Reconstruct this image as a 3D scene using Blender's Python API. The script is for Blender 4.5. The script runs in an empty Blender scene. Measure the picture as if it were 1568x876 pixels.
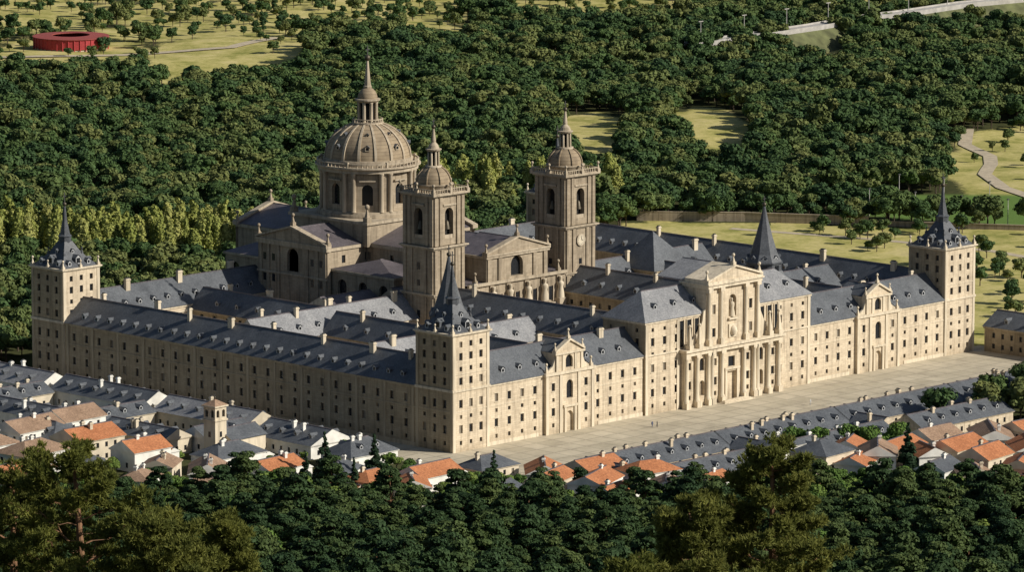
import bpy, math, random
import numpy as np
from mathutils import Vector, Matrix, noise
random.seed(7); rng=np.random.default_rng(7)
scene=bpy.context.scene
G=-1.5
CAM=(-893.491,-885.537,247.138)
HX,HY=0.7185,0.6955            # valley axis (down the hill, towards the plain)
def V(D,S): return (-893.5+D*HX+S*HY, -885.5+D*HY-S*HX)
def DS(x,y):
    a,b=x+893.5,y+885.5
    return a*HX+b*HY, a*HY-b*HX
# ------------------------------------------------------------------ materials
def newmat(name):
    m=bpy.data.materials.new(name); m.use_nodes=True
    nt=m.node_tree; b=nt.nodes['Principled BSDF']
    return m,nt,b
def N(nt,t,**k):
    n=nt.nodes.new(t)
    for a,v in k.items():
        if a.startswith('i_'): n.inputs[a[2:].replace('_',' ')].default_value=v
        else: setattr(n,a,v)
    return n
def ramp(nt,fac,stops):
    r=nt.nodes.new('ShaderNodeValToRGB')
    e=r.color_ramp.elements
    while len(e)<len(stops): e.new(0.5)
    for i,(p,c) in enumerate(stops):
        e[i].position=p; e[i].color=(*c,1) if len(c)==3 else c
    nt.links.new(fac,r.inputs[0]); return r
def mix(nt,a,b,fac,mode='MIX'):
    n=nt.nodes.new('ShaderNodeMix'); n.data_type='RGBA'; n.blend_type=mode
    for s,v in ((n.inputs[0],fac),(n.inputs[6],a),(n.inputs[7],b)):
        if hasattr(v,'is_linked') or hasattr(v,'links'): nt.links.new(v,s)
        else: s.default_value = v if not isinstance(v,tuple) else (*v,1)[:4]
    return n.outputs[2]
def wallcoord(nt):
    tc=nt.nodes.new('ShaderNodeTexCoord'); sp=nt.nodes.new('ShaderNodeSeparateXYZ')
    nt.links.new(tc.outputs['Object'],sp.inputs[0])
    ad=N(nt,'ShaderNodeMath',operation='ADD'); nt.links.new(sp.outputs[0],ad.inputs[0]); nt.links.new(sp.outputs[1],ad.inputs[1])
    cb=nt.nodes.new('ShaderNodeCombineXYZ'); nt.links.new(ad.outputs[0],cb.inputs[0]); nt.links.new(sp.outputs[2],cb.inputs[1])
    return tc,cb.outputs[0],sp
def stone(name,c1,c2,bricks=True,rough=.9,bw=1.6,bh=.55,stain=.55,base=True):
    m,nt,b=newmat(name); tc,wc,sp=wallcoord(nt)
    n1=N(nt,'ShaderNodeTexNoise',i_Scale=.12,i_Detail=6.,i_Roughness=.65); nt.links.new(tc.outputs['Object'],n1.inputs[0])
    r1=ramp(nt,n1.outputs[0],[(.3,c2),(.7,c1)])
    col=r1.outputs[0]
    mp=N(nt,'ShaderNodeMapping'); mp.inputs[3].default_value=(.9,.9,.07)
    nt.links.new(tc.outputs['Object'],mp.inputs[0])
    n2=N(nt,'ShaderNodeTexNoise',i_Scale=1.,i_Detail=5.,i_Roughness=.65); nt.links.new(mp.outputs[0],n2.inputs[0])
    r2=ramp(nt,n2.outputs[0],[(.32,(stain,stain*.985,stain*.97)),(.54,(1,1,1))])
    col=mix(nt,col,r2.outputs[0],.8,'MULTIPLY')
    if base:   # darker towards the footing, broken up with noise
        n3=N(nt,'ShaderNodeTexNoise',i_Scale=.5,i_Detail=4.); nt.links.new(tc.outputs['Object'],n3.inputs[0])
        ma=N(nt,'ShaderNodeMath',operation='MULTIPLY_ADD'); nt.links.new(n3.outputs[0],ma.inputs[0]); ma.inputs[1].default_value=6.; nt.links.new(sp.outputs[2],ma.inputs[2])
        mr=N(nt,'ShaderNodeMapRange'); nt.links.new(ma.outputs[0],mr.inputs[0]); mr.inputs[1].default_value=1.2; mr.inputs[2].default_value=5.
        r3=ramp(nt,mr.outputs[0],[(0,(.68,.66,.63)),(1,(1,1,1))])
        col=mix(nt,col,r3.outputs[0],.8,'MULTIPLY')
    if bricks:
        br=N(nt,'ShaderNodeTexBrick',i_Scale=1.); nt.links.new(wc,br.inputs[0])
        br.inputs['Brick Width'].default_value=bw; br.inputs['Row Height'].default_value=bh
        br.inputs['Mortar Size'].default_value=.03; br.inputs['Mortar Smooth'].default_value=.3
        br.inputs['Color1'].default_value=(1,1,1,1); br.inputs['Color2'].default_value=(.78,.77,.76,1); br.inputs['Mortar'].default_value=(.62,.58,.53,1)
        col=mix(nt,col,br.outputs[0],.8,'MULTIPLY')
    nt.links.new(col,b.inputs['Base Color']); b.inputs['Roughness'].default_value=rough
    b.inputs['Specular IOR Level'].default_value=.2
    return m
STONE=stone('granite',(.74,.63,.47),(.62,.52,.385))
STONEN=stone('granite_north_shaded',(.47,.385,.265),(.37,.30,.20),stain=.5)  # granite copy with the shade of the sunless north faces in its colour
STONE2=stone('granite_basilica',(.47,.39,.285),(.34,.28,.205),stain=.45,base=False)
TRIM=stone('granite_trim',(.72,.625,.48),(.58,.50,.375),bricks=False,base=False)
TRIMN=stone('granite_trim_north_shaded',(.48,.40,.28),(.39,.32,.22),bricks=False,base=False)  # trim copy, darkened in colour to match the shaded north walls
TRIM2=stone('granite_trim_weathered',(.52,.44,.33),(.38,.315,.23),bricks=False,stain=.5,base=False)
def roofmat(name,c1,c2,rough=.5,row=2.2,spec=.5):
    m,nt,b=newmat(name); tc,wc,sp=wallcoord(nt)
    n1=N(nt,'ShaderNodeTexNoise',i_Scale=.16,i_Detail=7.,i_Roughness=.7); nt.links.new(tc.outputs['Object'],n1.inputs[0])
    r1=ramp(nt,n1.outputs[0],[(.32,c2),(.68,c1)])
    n2=N(nt,'ShaderNodeTexNoise',i_Scale=2.2,i_Detail=3.); nt.links.new(tc.outputs['Object'],n2.inputs[0])
    r2=ramp(nt,n2.outputs[0],[(.3,(.66,.66,.68)),(.7,(1.2,1.2,1.2))])
    col=mix(nt,r1.outputs[0],r2.outputs[0],.85,'MULTIPLY')
    br=N(nt,'ShaderNodeTexBrick',i_Scale=row); nt.links.new(wc,br.inputs[0])
    br.inputs['Brick Width'].default_value=.9; br.inputs['Row Height'].default_value=.5; br.inputs['Mortar Size'].default_value=.04
    br.inputs['Color1'].default_value=(1,1,1,1); br.inputs['Color2'].default_value=(.74,.74,.76,1); br.inputs['Mortar'].default_value=(.55,.55,.55,1)
    col=mix(nt,col,br.outputs[0],.75,'MULTIPLY')
    nt.links.new(col,b.inputs['Base Color']); b.inputs['Roughness'].default_value=rough
    b.inputs['Specular IOR Level'].default_value=spec
    return m
SLATE=roofmat('slate',(.160,.172,.185),(.085,.093,.103),.55,spec=.4)
SLATE_L=roofmat('slate_spire',(.130,.138,.150),(.070,.077,.086),.5,spec=.4)
SLATE_W=roofmat('slate_pale_sunlit',(.36,.36,.36),(.22,.225,.235),.6,spec=.3)  # sunlit brightness of library and inner roofs put into colour; also varies house roofs
LEAD=roofmat('lead_roof',(.19,.165,.175),(.10,.088,.095),.5)
TILE=roofmat('clay_tile',(.62,.26,.12),(.44,.17,.075),.85,3.,.2)
TILE2=roofmat('old_clay_tile',(.46,.31,.21),(.29,.19,.125),.9,3.,.2)
def plain(name,c,rough=.8,metal=0,ns=1.5,var=.25):
    m,nt,b=newmat(name)
    tc=nt.nodes.new('ShaderNodeTexCoord')
    n=N(nt,'ShaderNodeTexNoise',i_Scale=ns,i_Detail=5.); nt.links.new(tc.outputs['Object'],n.inputs[0])
    r=ramp(nt,n.outputs[0],[(.3,tuple(x*(1-var) for x in c)),(.7,tuple(min(1,x*(1+var*.4)) for x in c))])
    nt.links.new(r.outputs[0],b.inputs['Base Color']); b.inputs['Roughness'].default_value=rough; b.inputs['Metallic'].default_value=metal
    return m
GLASS=plain('window_glass',(.018,.02,.024),.25)
SHUT=plain('window_shutter',(.20,.17,.13),.7)
VOID=plain('dark_interior',(.015,.014,.013),.9)
WHITE=plain('white_stucco',(.76,.74,.68),.9,0,.3)
CREAM=plain('cream_stucco',(.62,.54,.41),.9,0,.3)
DORM=plain('dormer_frame',(.42,.43,.44),.7)
BRONZE=plain('bronze',(.10,.085,.06),.5,.6)
IRON=plain('iron',(.05,.05,.05),.6)
WOOD=plain('door_wood',(.05,.04,.03),.7)
REDP=plain('red_paint',(.40,.035,.04),.7)
REDR=plain('red_roof',(.30,.06,.05),.8)
BARK=plain('bark',(.09,.065,.045),.95,0,4.)
PBARK=plain('pine_bark',(.26,.14,.075),.95,0,3.)
CONC=plain('concrete',(.42,.40,.37),.9,0,.3)
BANK=plain('grass_bank',(.13,.14,.06),1.,0,.2,.5)
DIRT=plain('dirt_path',(.50,.42,.30),.95,0,.5)
def leafmat(name,a,b_,c,scale=.012,tr=0.,rnd=.55):
    m,nt,b=newmat(name)
    oi=nt.nodes.new('ShaderNodeObjectInfo')
    ns=N(nt,'ShaderNodeTexNoise',i_Scale=scale,i_Detail=5.,i_Roughness=.65); nt.links.new(oi.outputs['Location'],ns.inputs[0])
    ad=N(nt,'ShaderNodeMath',operation='MULTIPLY_ADD'); nt.links.new(oi.outputs['Random'],ad.inputs[0]); ad.inputs[1].default_value=rnd
    nt.links.new(ns.outputs[0],ad.inputs[2])
    r=ramp(nt,ad.outputs[0],[(.40,a),(.76,b_),(1.,c)])
    tc=nt.nodes.new('ShaderNodeTexCoord')
    n2=N(nt,'ShaderNodeTexNoise',i_Scale=.7,i_Detail=2.); nt.links.new(tc.outputs['Object'],n2.inputs[0])
    r2=ramp(nt,n2.outputs[0],[(.3,(.55,.62,.62)),(.7,(1.25,1.2,1.1))])
    col=mix(nt,r.outputs[0],r2.outputs[0],.9,'MULTIPLY')
    nt.links.new(col,b.inputs['Base Color']); b.inputs['Roughness'].default_value=.75; b.inputs['Specular IOR Level'].default_value=.15
    if tr:
        t=nt.nodes.new('ShaderNodeBsdfTranslucent'); nt.links.new(col,t.inputs[0])
        ms=nt.nodes.new('ShaderNodeMixShader'); ms.inputs[0].default_value=tr
        nt.links.new(b.outputs[0],ms.inputs[1]); nt.links.new(t.outputs[0],ms.inputs[2])
        nt.links.new(ms.outputs[0],nt.nodes['Material Output'].inputs[0])
    return m
L_OAK=leafmat('oak_foliage',(.038,.076,.032),(.070,.118,.038),(.150,.170,.058))
L_POP=leafmat('poplar_foliage',(.22,.25,.060),(.28,.30,.080),(.34,.34,.11),.03)
L_PINE=leafmat('pine_foliage',(.026,.054,.022),(.044,.078,.028),(.080,.112,.036),.02)
L_BRT=leafmat('garden_foliage',(.065,.125,.03),(.11,.185,.04),(.17,.23,.055),.05)
L_FIR=leafmat('fir_foliage',(.020,.040,.020),(.024,.050,.024),(.034,.060,.028))
L_FG=leafmat('pine_needles',(.150,.165,.038),(.175,.190,.045),(.20,.21,.055),tr=.38)
# ------------------------------------------------------------------ mesh builder
class MB:
    def __init__(s): s.v=[];s.f=[];s.m=[];s.sm=[];s.mats=[]
    def mi(s,mat):
        if mat not in s.mats: s.mats.append(mat)
        return s.mats.index(mat)
    def poly(s,pts,mat,smooth=False):
        n=len(s.v); s.v+=[tuple(p) for p in pts]; s.f.append(tuple(range(n,n+len(pts)))); s.m.append(s.mi(mat)); s.sm.append(smooth)
    def box(s,x0,x1,y0,y1,z0,z1,mat):
        if x0>x1:x0,x1=x1,x0
        if y0>y1:y0,y1=y1,y0
        n=len(s.v); s.v+=[(x0,y0,z0),(x1,y0,z0),(x1,y1,z0),(x0,y1,z0),(x0,y0,z1),(x1,y0,z1),(x1,y1,z1),(x0,y1,z1)]
        k=s.mi(mat)
        for q in ((3,2,1,0),(4,5,6,7),(0,1,5,4),(1,2,6,5),(2,3,7,6),(3,0,4,7)):
            s.f.append(tuple(n+i for i in q)); s.m.append(k); s.sm.append(False)
    def lathe(s,cx,cy,prof,n,mat,smooth=True,rot=0.,cap=True):
        b=len(s.v); k=s.mi(mat)
        for r,z in prof:
            for i in range(n):
                a=rot+2*math.pi*i/n; s.v.append((cx+r*math.cos(a),cy+r*math.sin(a),z))
        for j in range(len(prof)-1):
            for i in range(n):
                i2=(i+1)%n
                s.f.append((b+j*n+i,b+j*n+i2,b+(j+1)*n+i2,b+(j+1)*n+i)); s.m.append(k); s.sm.append(smooth)
        if cap: s.f.append(tuple(b+(len(prof)-1)*n+i for i in range(n))); s.m.append(k); s.sm.append(False)
    def obj(s,name,parent=None,loc=None,rz=0.,link=True):
        me=bpy.data.meshes.new(name); me.from_pydata(s.v,[],s.f)
        for m in s.mats: me.materials.append(m)
        me.polygons.foreach_set('material_index',s.m); me.polygons.foreach_set('use_smooth',s.sm); me.update()
        o=bpy.data.objects.new(name,me)
        if link: scene.collection.objects.link(o)
        if parent: o.parent=parent
        if loc: o.location=loc
        o.rotation_euler[2]=rz
        return o
def empty(name,loc=(0,0,0)):
    e=bpy.data.objects.new(name,None); scene.collection.objects.link(e); e.location=loc; e.empty_display_size=1; return e
class F:   # wall frame: u along wall, n outward
    def __init__(s,ox,oy,ux,uy): s.o=(ox,oy); s.u=(ux,uy); s.n=(uy,-ux)
    def p(s,u,n,z): return (s.o[0]+s.u[0]*u+s.n[0]*n, s.o[1]+s.u[1]*u+s.n[1]*n, z)
def fbox(mb,f,u0,u1,n0,n1,z0,z1,mat):
    n=len(mb.v); mb.v+=[f.p(u0,n1,z0),f.p(u1,n1,z0),f.p(u1,n0,z0),f.p(u0,n0,z0),f.p(u0,n1,z1),f.p(u1,n1,z1),f.p(u1,n0,z1),f.p(u0,n0,z1)]
    k=mb.mi(mat)
    for q in ((3,2,1,0),(4,5,6,7),(0,1,5,4),(1,2,6,5),(2,3,7,6),(3,0,4,7)):
        mb.f.append(tuple(n+i for i in q)); mb.m.append(k); mb.sm.append(False)
def fq(mb,f,u0,u1,z0,z1,n,mat): mb.poly([f.p(u0,n,z0),f.p(u1,n,z0),f.p(u1,n,z1),f.p(u0,n,z1)],mat)
def recess(mb,f,u0,u1,z0,z1,mat,d=.4,n=0,glass=None):
    if glass is None: glass=GLASS if random.random()>.13 else SHUT
    a=[f.p(u0,n,z0),f.p(u1,n,z0),f.p(u1,n,z1),f.p(u0,n,z1)]; b=[f.p(u0,n-d,z0),f.p(u1,n-d,z0),f.p(u1,n-d,z1),f.p(u0,n-d,z1)]
    for i in range(4):
        j=(i+1)%4; mb.poly([a[i],a[j],b[j],b[i]],mat)
    mb.poly(b,glass)
def wall(mb,f,u0,u1,z0,z1,rows,sp,mat,n=0,d=.4,skip=None,trim=False):
    """wall with recessed windows; rows=[(zb,h,w)]"""
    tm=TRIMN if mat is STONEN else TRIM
    rows=sorted([r for r in rows if r[0]>z0 and r[0]+r[1]<z1])
    L=u1-u0; k=int((L-1.2)//sp); k=max(k,0)
    cs=[u0+L/2+(i-(k-1)/2)*sp for i in range(k)]
    if skip: cs=[c for c in cs if not any(a<c<b for a,b in skip)]
    z=z0
    for zb,h,w in rows:
        fq(mb,f,u0,u1,z,zb,n,mat); u=u0
        for c in cs:
            fq(mb,f,u,c-w/2,zb,zb+h,n,mat); recess(mb,f,c-w/2,c+w/2,zb,zb+h,mat,d,n); u=c+w/2
            if trim and h>1.5:
                fbox(mb,f,c-w/2-.25,c+w/2+.25,n+.002,n+.1,zb+h,zb+h+.3,tm); fbox(mb,f,c-w/2-.2,c+w/2+.2,n+.002,n+.14,zb-.22,zb,tm)
        fq(mb,f,u,u1,zb,zb+h,n,mat); z=zb+h
    fq(mb,f,u0,u1,z,z1,n,mat)
def arch(mb,f,u0,u1,z0,z1,uc,w,zb,zs,mat,d=.6,n=0,back=None,seg=10):
    """wall panel u0..u1,z0..z1 with arched opening"""
    a,b=uc-w/2,uc+w/2; r=w/2
    fq(mb,f,u0,a,z0,z1,n,mat); fq(mb,f,b,u1,z0,z1,n,mat)
    if zb>z0: fq(mb,f,a,b,z0,zb,n,mat)
    pts=[(uc-r*math.cos(math.pi*i/seg),zs+r*math.sin(math.pi*i/seg)) for i in range(seg+1)]
    for i in range(seg):
        (ua,za),(ub,zb2)=pts[i],pts[i+1]
        mb.poly([f.p(ua,n,za),f.p(ub,n,zb2),f.p(ub,n,z1),f.p(ua,n,z1)],mat)
    out=[(a,zb)]+[(b,zb)]+pts[::-1]
    m=len(out)
    for i in range(m):
        (ua,za),(ub,zz)=out[i],out[(i+1)%m]
        mb.poly([f.p(ua,n,za),f.p(ub,n,zz),f.p(ub,n-d,zz),f.p(ua,n-d,za)],mat)
    mb.poly([f.p(u,n-d,z) for u,z in out],back or GLASS)
def pedim(mb,f,uc,hw,z0,z1,n0,n1,mat,trim=None):
    A=[f.p(uc-hw,n1,z0),f.p(uc+hw,n1,z0),f.p(uc,n1,z1)]; B=[f.p(uc-hw,n0,z0),f.p(uc+hw,n0,z0),f.p(uc,n0,z1)]
    mb.poly(A,mat); mb.poly(B[::-1],mat)
    mb.poly([A[1],A[2],B[2],B[1]],mat); mb.poly([A[2],A[0],B[0],B[2]],mat); mb.poly([A[0],A[1],B[1],B[0]],mat)
    if trim:  # raking cornice
        t=.55;e=.5
        for s in (-1,1):
            P=[(uc+s*(hw+e),z0),(uc+s*(hw+e),z0+t),(uc,z1+t),(uc,z1)]
            q0=[f.p(u,n1+e,z) for u,z in P]; q1=[f.p(u,n0-.1,z) for u,z in P]
            mb.poly(q0 if s<0 else q0[::-1],trim); mb.poly(q1,trim)
            for i in range(4):
                j=(i+1)%4; mb.poly([q0[i],q0[j],q1[j],q1[i]],trim)
        fbox(mb,f,uc-hw-e,uc+hw+e,n0-.1,n1+e-.02,z0-t,z0,trim)
def roof(mb,x0,x1,y0,y1,ze,zr,axis,mat,hip=(0,0),wallm=None,ov=.5):
    x0-=ov;x1+=ov;y0-=ov;y1+=ov
    if axis=='x':
        ym=(y0+y1)/2; a=(x0+hip[0],ym,zr); b=(x1-hip[1],ym,zr)
        c=[(x0,y0,ze),(x1,y0,ze),(x1,y1,ze),(x0,y1,ze)]
        mb.poly([c[0],c[1],b,a],mat); mb.poly([c[2],c[3],a,b],mat)
        mb.poly([c[3],c[0],a],mat if hip[0] else (wallm or mat)); mb.poly([c[1],c[2],b],mat if hip[1] else (wallm or mat))
        mb.box(a[0],b[0],ym-.18,ym+.18,zr-.12,zr+.1,LEAD)
    else:
        xm=(x0+x1)/2; a=(xm,y0+hip[0],zr); b=(xm,y1-hip[1],zr)
        c=[(x0,y0,ze),(x1,y0,ze),(x1,y1,ze),(x0,y1,ze)]
        mb.poly([c[1],c[2],b,a],mat); mb.poly([c[3],c[0],a,b],mat)
        mb.poly([c[0],c[1],a],mat if hip[0] else (wallm or mat)); mb.poly([c[2],c[3],b],mat if hip[1] else (wallm or mat))
        mb.box(xm-.18,xm+.18,a[1],b[1],zr-.12,zr+.1,LEAD)
def dormer(mb,x,y,z,dx,dy,w=1.2,h=1.1,dep=2.4,mat=None):
    """front face centre at x,y,z(bottom) facing (dx,dy)"""
    f=F(x,y,-dy,dx); mat=mat or DORM   # n = (dx, dy)
    hw=w/2
    for s in (-1,1): mb.poly([f.p(s*hw,0,z),f.p(s*hw,-dep,z),f.p(s*hw,-dep,z+h),f.p(s*hw,0,z+h)],SLATE)
    e=.2
    fq(mb,f,-hw,hw,z,z+e,0,mat); fq(mb,f,-hw,-hw+e,z+e,z+h-.1,0,mat); fq(mb,f,hw-e,hw,z+e,z+h-.1,0,mat); fq(mb,f,-hw,hw,z+h-.1,z+h,0,mat)
    recess(mb,f,-hw+e,hw-e,z+e,z+h-.1,mat,.15,0,GLASS)
    zt=z+h+w*.42
    mb.poly([f.p(-hw,0,z+h),f.p(hw,0,z+h),f.p(0,0,zt)],mat)
    o=.2
    for s in (-1,1): mb.poly([f.p(s*(hw+o),.2,z+h-.1),f.p(0,.2,zt+.08),f.p(0,-dep-.6,zt+.08),f.p(s*(hw+o),-dep-.6,z+h-.1)],SLATE)
def chimney(mb,x,y,z0,z1,w=1.1,d=.9,mat=None):
    mb.box(x-w/2,x+w/2,y-d/2,y+d/2,z0,z1,mat or TRIM); mb.box(x-w/2-.15,x+w/2+.15,y-d/2-.15,y+d/2+.15,z1-.5,z1-.2,mat or TRIM)
    mb.box(x-w/2+.15,x+w/2-.15,y-d/2+.15,y+d/2-.15,z1,z1+.25,IRON)
JK=[0]
R4=[(.2,1.1,.9),(3.2,2.1,1.25),(6.9,1.0,.95),(9.7,2.1,1.25)]
def wing(mb,x0,x1,y0,y1,ze,zr,axis,rows=R4,sp=5.2,win='-x-y+x+y',mat=None,rm=None,hip=(0,0),dorm='',dsp=5.2,dfr=.3,chim=0,z0=G,trim=False,skipW=None,cor=.3,matx=None):
    mat=mat or STONE; rm=rm or SLATE; JK[0]+=1; j=.013*(JK[0]%17); ze+=j; 
    S={'-y':F(x0,y0,1,0),'+y':F(x1,y1,-1,0),'-x':F(x0,y1,0,-1),'+x':F(x1,y0,0,1)}
    for k,f in S.items():
        L=(x1-x0) if k[1]=='y' else (y1-y0)
        mm=matx or (STONEN if mat is STONE else mat) if k=='-x' else mat  # -x faces get the granite copy with shade painted in
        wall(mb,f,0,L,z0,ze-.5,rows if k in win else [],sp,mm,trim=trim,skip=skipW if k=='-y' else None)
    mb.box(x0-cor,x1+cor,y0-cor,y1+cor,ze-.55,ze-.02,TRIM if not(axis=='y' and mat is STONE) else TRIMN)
    roof(mb,x0,x1,y0,y1,ze,zr,axis,rm,hip,mat,cor+.25)
    hz=zr-ze
    def place(side):
        ov=cor+.25
        if side in('-x','+x'):
            half=(x1-x0)/2+ov; xx=(x0-ov+dfr*half) if side=='-x' else (x1+ov-dfr*half); dx=-1 if side=='-x' else 1
            n=int((y1-y0-4)//dsp); 
            for i in range(n): dormer(mb,xx,(y0+y1)/2+(i-(n-1)/2)*dsp,ze+dfr*hz-.12,dx,0)
        else:
            half=(y1-y0)/2+ov; yy=(y0-ov+dfr*half) if side=='-y' else (y1+ov-dfr*half); dy=-1 if side=='-y' else 1
            n=int((x1-x0-4)//dsp)
            for i in range(n): dormer(mb,(x0+x1)/2+(i-(n-1)/2)*dsp,yy,ze+dfr*hz-.12,0,dy)
    for s in ('-x','+x','-y','+y'):
        if s in dorm: place(s)
    for i in range(chim):
        t=(i+.5+random.uniform(-.25,.25))/chim
        hh=zr+random.uniform(1.0,2.2)
        if axis=='x': chimney(mb,x0+(x1-x0)*t,(y0+y1)/2+random.choice([-1.2,1.2]),zr-3,hh,random.choice([1.,1.6]))
        else: chimney(mb,(x0+x1)/2+random.choice([-1.2,1.2]),y0+(y1-y0)*t,zr-3,hh,1.,random.choice([.9,1.6]))
def finial(mb,x,y,z,s=1.,mat=None):
    mat=mat or TRIM
    mb.box(x-.5*s,x+.5*s,y-.5*s,y+.5*s,z,z+.8*s,mat)
    mb.lathe(x,y,[(.45*s,z+.8*s),(.14*s,z+2.0*s),(.14*s,z+2.1*s)],4,mat,False,math.pi/4)
    mb.lathe(x,y,[(.05*s,z+2.05*s),(.33*s,z+2.2*s),(.42*s,z+2.5*s),(.33*s,z+2.8*s),(.05*s,z+2.95*s)],10,mat)
def ballcross(mb,x,y,z,s=1.,mat=None):
    m=mat or BRONZE
    mb.lathe(x,y,[(.1*s,z-.9*s),(.6*s,z-.5*s),(.8*s,z),(.6*s,z+.5*s),(.1*s,z+.8*s)],12,m)
    mb.box(x-.12*s,x+.12*s,y-.12*s,y+.12*s,z+.7*s,z+3.0*s,IRON); mb.box(x-.7*s,x+.7*s,y-.1*s,y+.1*s,z+1.9*s,z+2.1*s,IRON)
def balustr(mb,x0,x1,y0,y1,z,h=1.,mat=None,sp=.9):
    mat=mat or TRIM
    for (a,b,c,d) in ((x0,x1,y0-.12,y0+.12),(x0,x1,y1-.12,y1+.12),(x0-.12,x0+.12,y0+.12,y1-.12),(x1-.12,x1+.12,y0+.12,y1-.12)):
        mb.box(a,b,c,d,z+h-.2,z+h,mat); mb.box(a,b,c,d,z,z+.15,mat)
        lx,ly=b-a,d-c; n=int(max(lx,ly)//sp)
        for i in range(n):
            t=(i+.5)/n; px=a+lx*t if lx>ly else (a+b)/2; py=c+ly*t if ly>=lx else (c+d)/2
            mb.box(px-.11,px+.11,py-.11,py+.11,z+.15,z+h-.2,mat)
# ================================================================== MONASTERY
mon=empty('monastery')
T=12.6; ZF=14.3; ZT=28.7
def corner_tower(x0,y0,name):
    mb=MB(); x1,y1=x0+T,y0+T; cx,cy=x0+T/2,y0+T/2; o=.22
    X0,X1,Y0,Y1=x0-o,x1+o,y0-o,y1+o
    up=[(15.6,1.9,1.2),(19.1,1.2,1.0),(21.9,1.9,1.2),(25.2,1.5,1.1)]
    for k,f in enumerate((F(X0,Y0,1,0),F(X1,Y1,-1,0),F(X0,Y1,0,-1),F(X1,Y0,0,1))):
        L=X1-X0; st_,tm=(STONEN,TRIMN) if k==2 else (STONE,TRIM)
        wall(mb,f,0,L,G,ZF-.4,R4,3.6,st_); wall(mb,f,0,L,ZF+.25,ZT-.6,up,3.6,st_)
        fbox(mb,f,0,.9,.003,.14,G,ZF-.4,tm); fbox(mb,f,L-.9,L,.003,.14,G,ZF-.4,tm)
        fbox(mb,f,0,.9,.003,.14,ZF+.25,ZT-.6,tm); fbox(mb,f,L-.9,L,.003,.14,ZF+.25,ZT-.6,tm)
        fbox(mb,f,.9,L-.9,.003,.1,8.7,9.0,tm); fbox(mb,f,.9,L-.9,.003,.1,18.3,18.55,tm)
    mb.box(X0-.3,X1+.3,Y0-.3,Y1+.3,ZF-.4,ZF+.25,TRIM)
    mb.box(X0-.25,X1+.25,Y0-.25,Y1+.25,ZT-.6,ZT-.3,TRIM); mb.box(X0-.6,X1+.6,Y0-.6,Y1+.6,ZT-.3,ZT+.1,TRIM)
    def frus(h0,z0,h1,z1,mat=SLATE_L): mb.lathe(cx,cy,[(h0*1.4142,z0),(h1*1.4142,z1)],4,mat,False,math.pi/4)
    frus(6.3,ZT+.1,4.4,ZT+1.9); frus(4.4,ZT+1.9,2.7,ZT+4.2); frus(2.7,ZT+4.2,1.4,ZT+6.6)
    for s in (-1,1):
        for d in ((s,0),(0,s)):
            dormer(mb,cx+d[0]*5.4,cy+d[1]*5.4,ZT+.9,d[0],d[1],1.7,1.7,2.8)
            for t in (-3.4,3.4): dormer(mb,cx+d[0]*5.8+(t if d[1] else 0),cy+d[1]*5.8+(t if d[0] else 0),ZT+.6,d[0],d[1],1.1,1.1,2.2)
            dormer(mb,cx+d[0]*3.2,cy+d[1]*3.2,ZT+3.4,d[0],d[1],.9,1.0,1.7)
    for sx in (-1,1):
        for sy in (-1,1): finial(mb,cx+sx*6.3,cy+sy*6.3,ZT+.1,.85); finial(mb,cx+sx*3.2,cy+sy*3.2,ZT+3.2,.6,SLATE_L)
    for s in (-1,1):
        for d in ((s,0),(0,s)): finial(mb,cx+d[0]*6.3,cy+d[1]*6.3,ZT+.1,.7)
    mb.lathe(cx,cy,[(1.7,ZT+6.3),(1.7,ZT+7.9),(2.0,ZT+8.0),(1.4,ZT+8.5),(.7,ZT+12),(.26,ZT+16.2)],8,SLATE_L,False)
    mb.lathe(cx,cy,[(.05,ZT+16),(.55,ZT+16.5),(.62,ZT+16.9),(.05,ZT+17.4)],10,BRONZE)
    mb.box(cx-.1,cx+.1,cy-.1,cy+.1,ZT+17.3,ZT+19.9,IRON); mb.box(cx-.6,cx+.6,cy-.08,cy+.08,ZT+18.8,ZT+19.0,IRON)
    mb.obj(name,mon)
corner_tower(0,0,'northwest_tower'); corner_tower(207-T,0,'southwest_tower'); corner_tower(0,161-T,'northeast_tower'); corner_tower(207-T,161-T,'southeast_tower')
mb=MB()
wing(mb,0,14,T,161-T,ZF,20.6,'y',sp=5.1,dorm='-x+x',dsp=5.1,dfr=.24,chim=8,trim=True)
f=F(0,161-T,0,-1); L=161-2*T
for i in range(0,28,2):
    u=L/2+(i-13)*5.1
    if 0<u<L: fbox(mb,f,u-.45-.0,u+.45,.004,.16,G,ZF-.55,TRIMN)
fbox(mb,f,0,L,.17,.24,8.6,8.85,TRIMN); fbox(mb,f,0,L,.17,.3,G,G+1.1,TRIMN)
mb.obj('north_wing',mon)
mb=MB()
for a,b in ((T,70.5),(136.5,207-T)):
    wing(mb,a,b,0,14,ZF,21.3,'x',sp=4.7,dorm='-y+y',dsp=6.2,dfr=.3,trim=True,chim=3,skipW=[(41-8-a+0,41+9-a),(165-8-a,165+8-a)])
FW=F(0,0,1,0)
for a,b in ((T,31),(53,70.3),(136.7,153.5),(176.5,207-T)):
    fbox(mb,FW,a+.3,b,.004,.12,8.6,8.85,TRIM); fbox(mb,FW,a+.3,b,.004,.16,G,G+1.0,TRIM)
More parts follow.
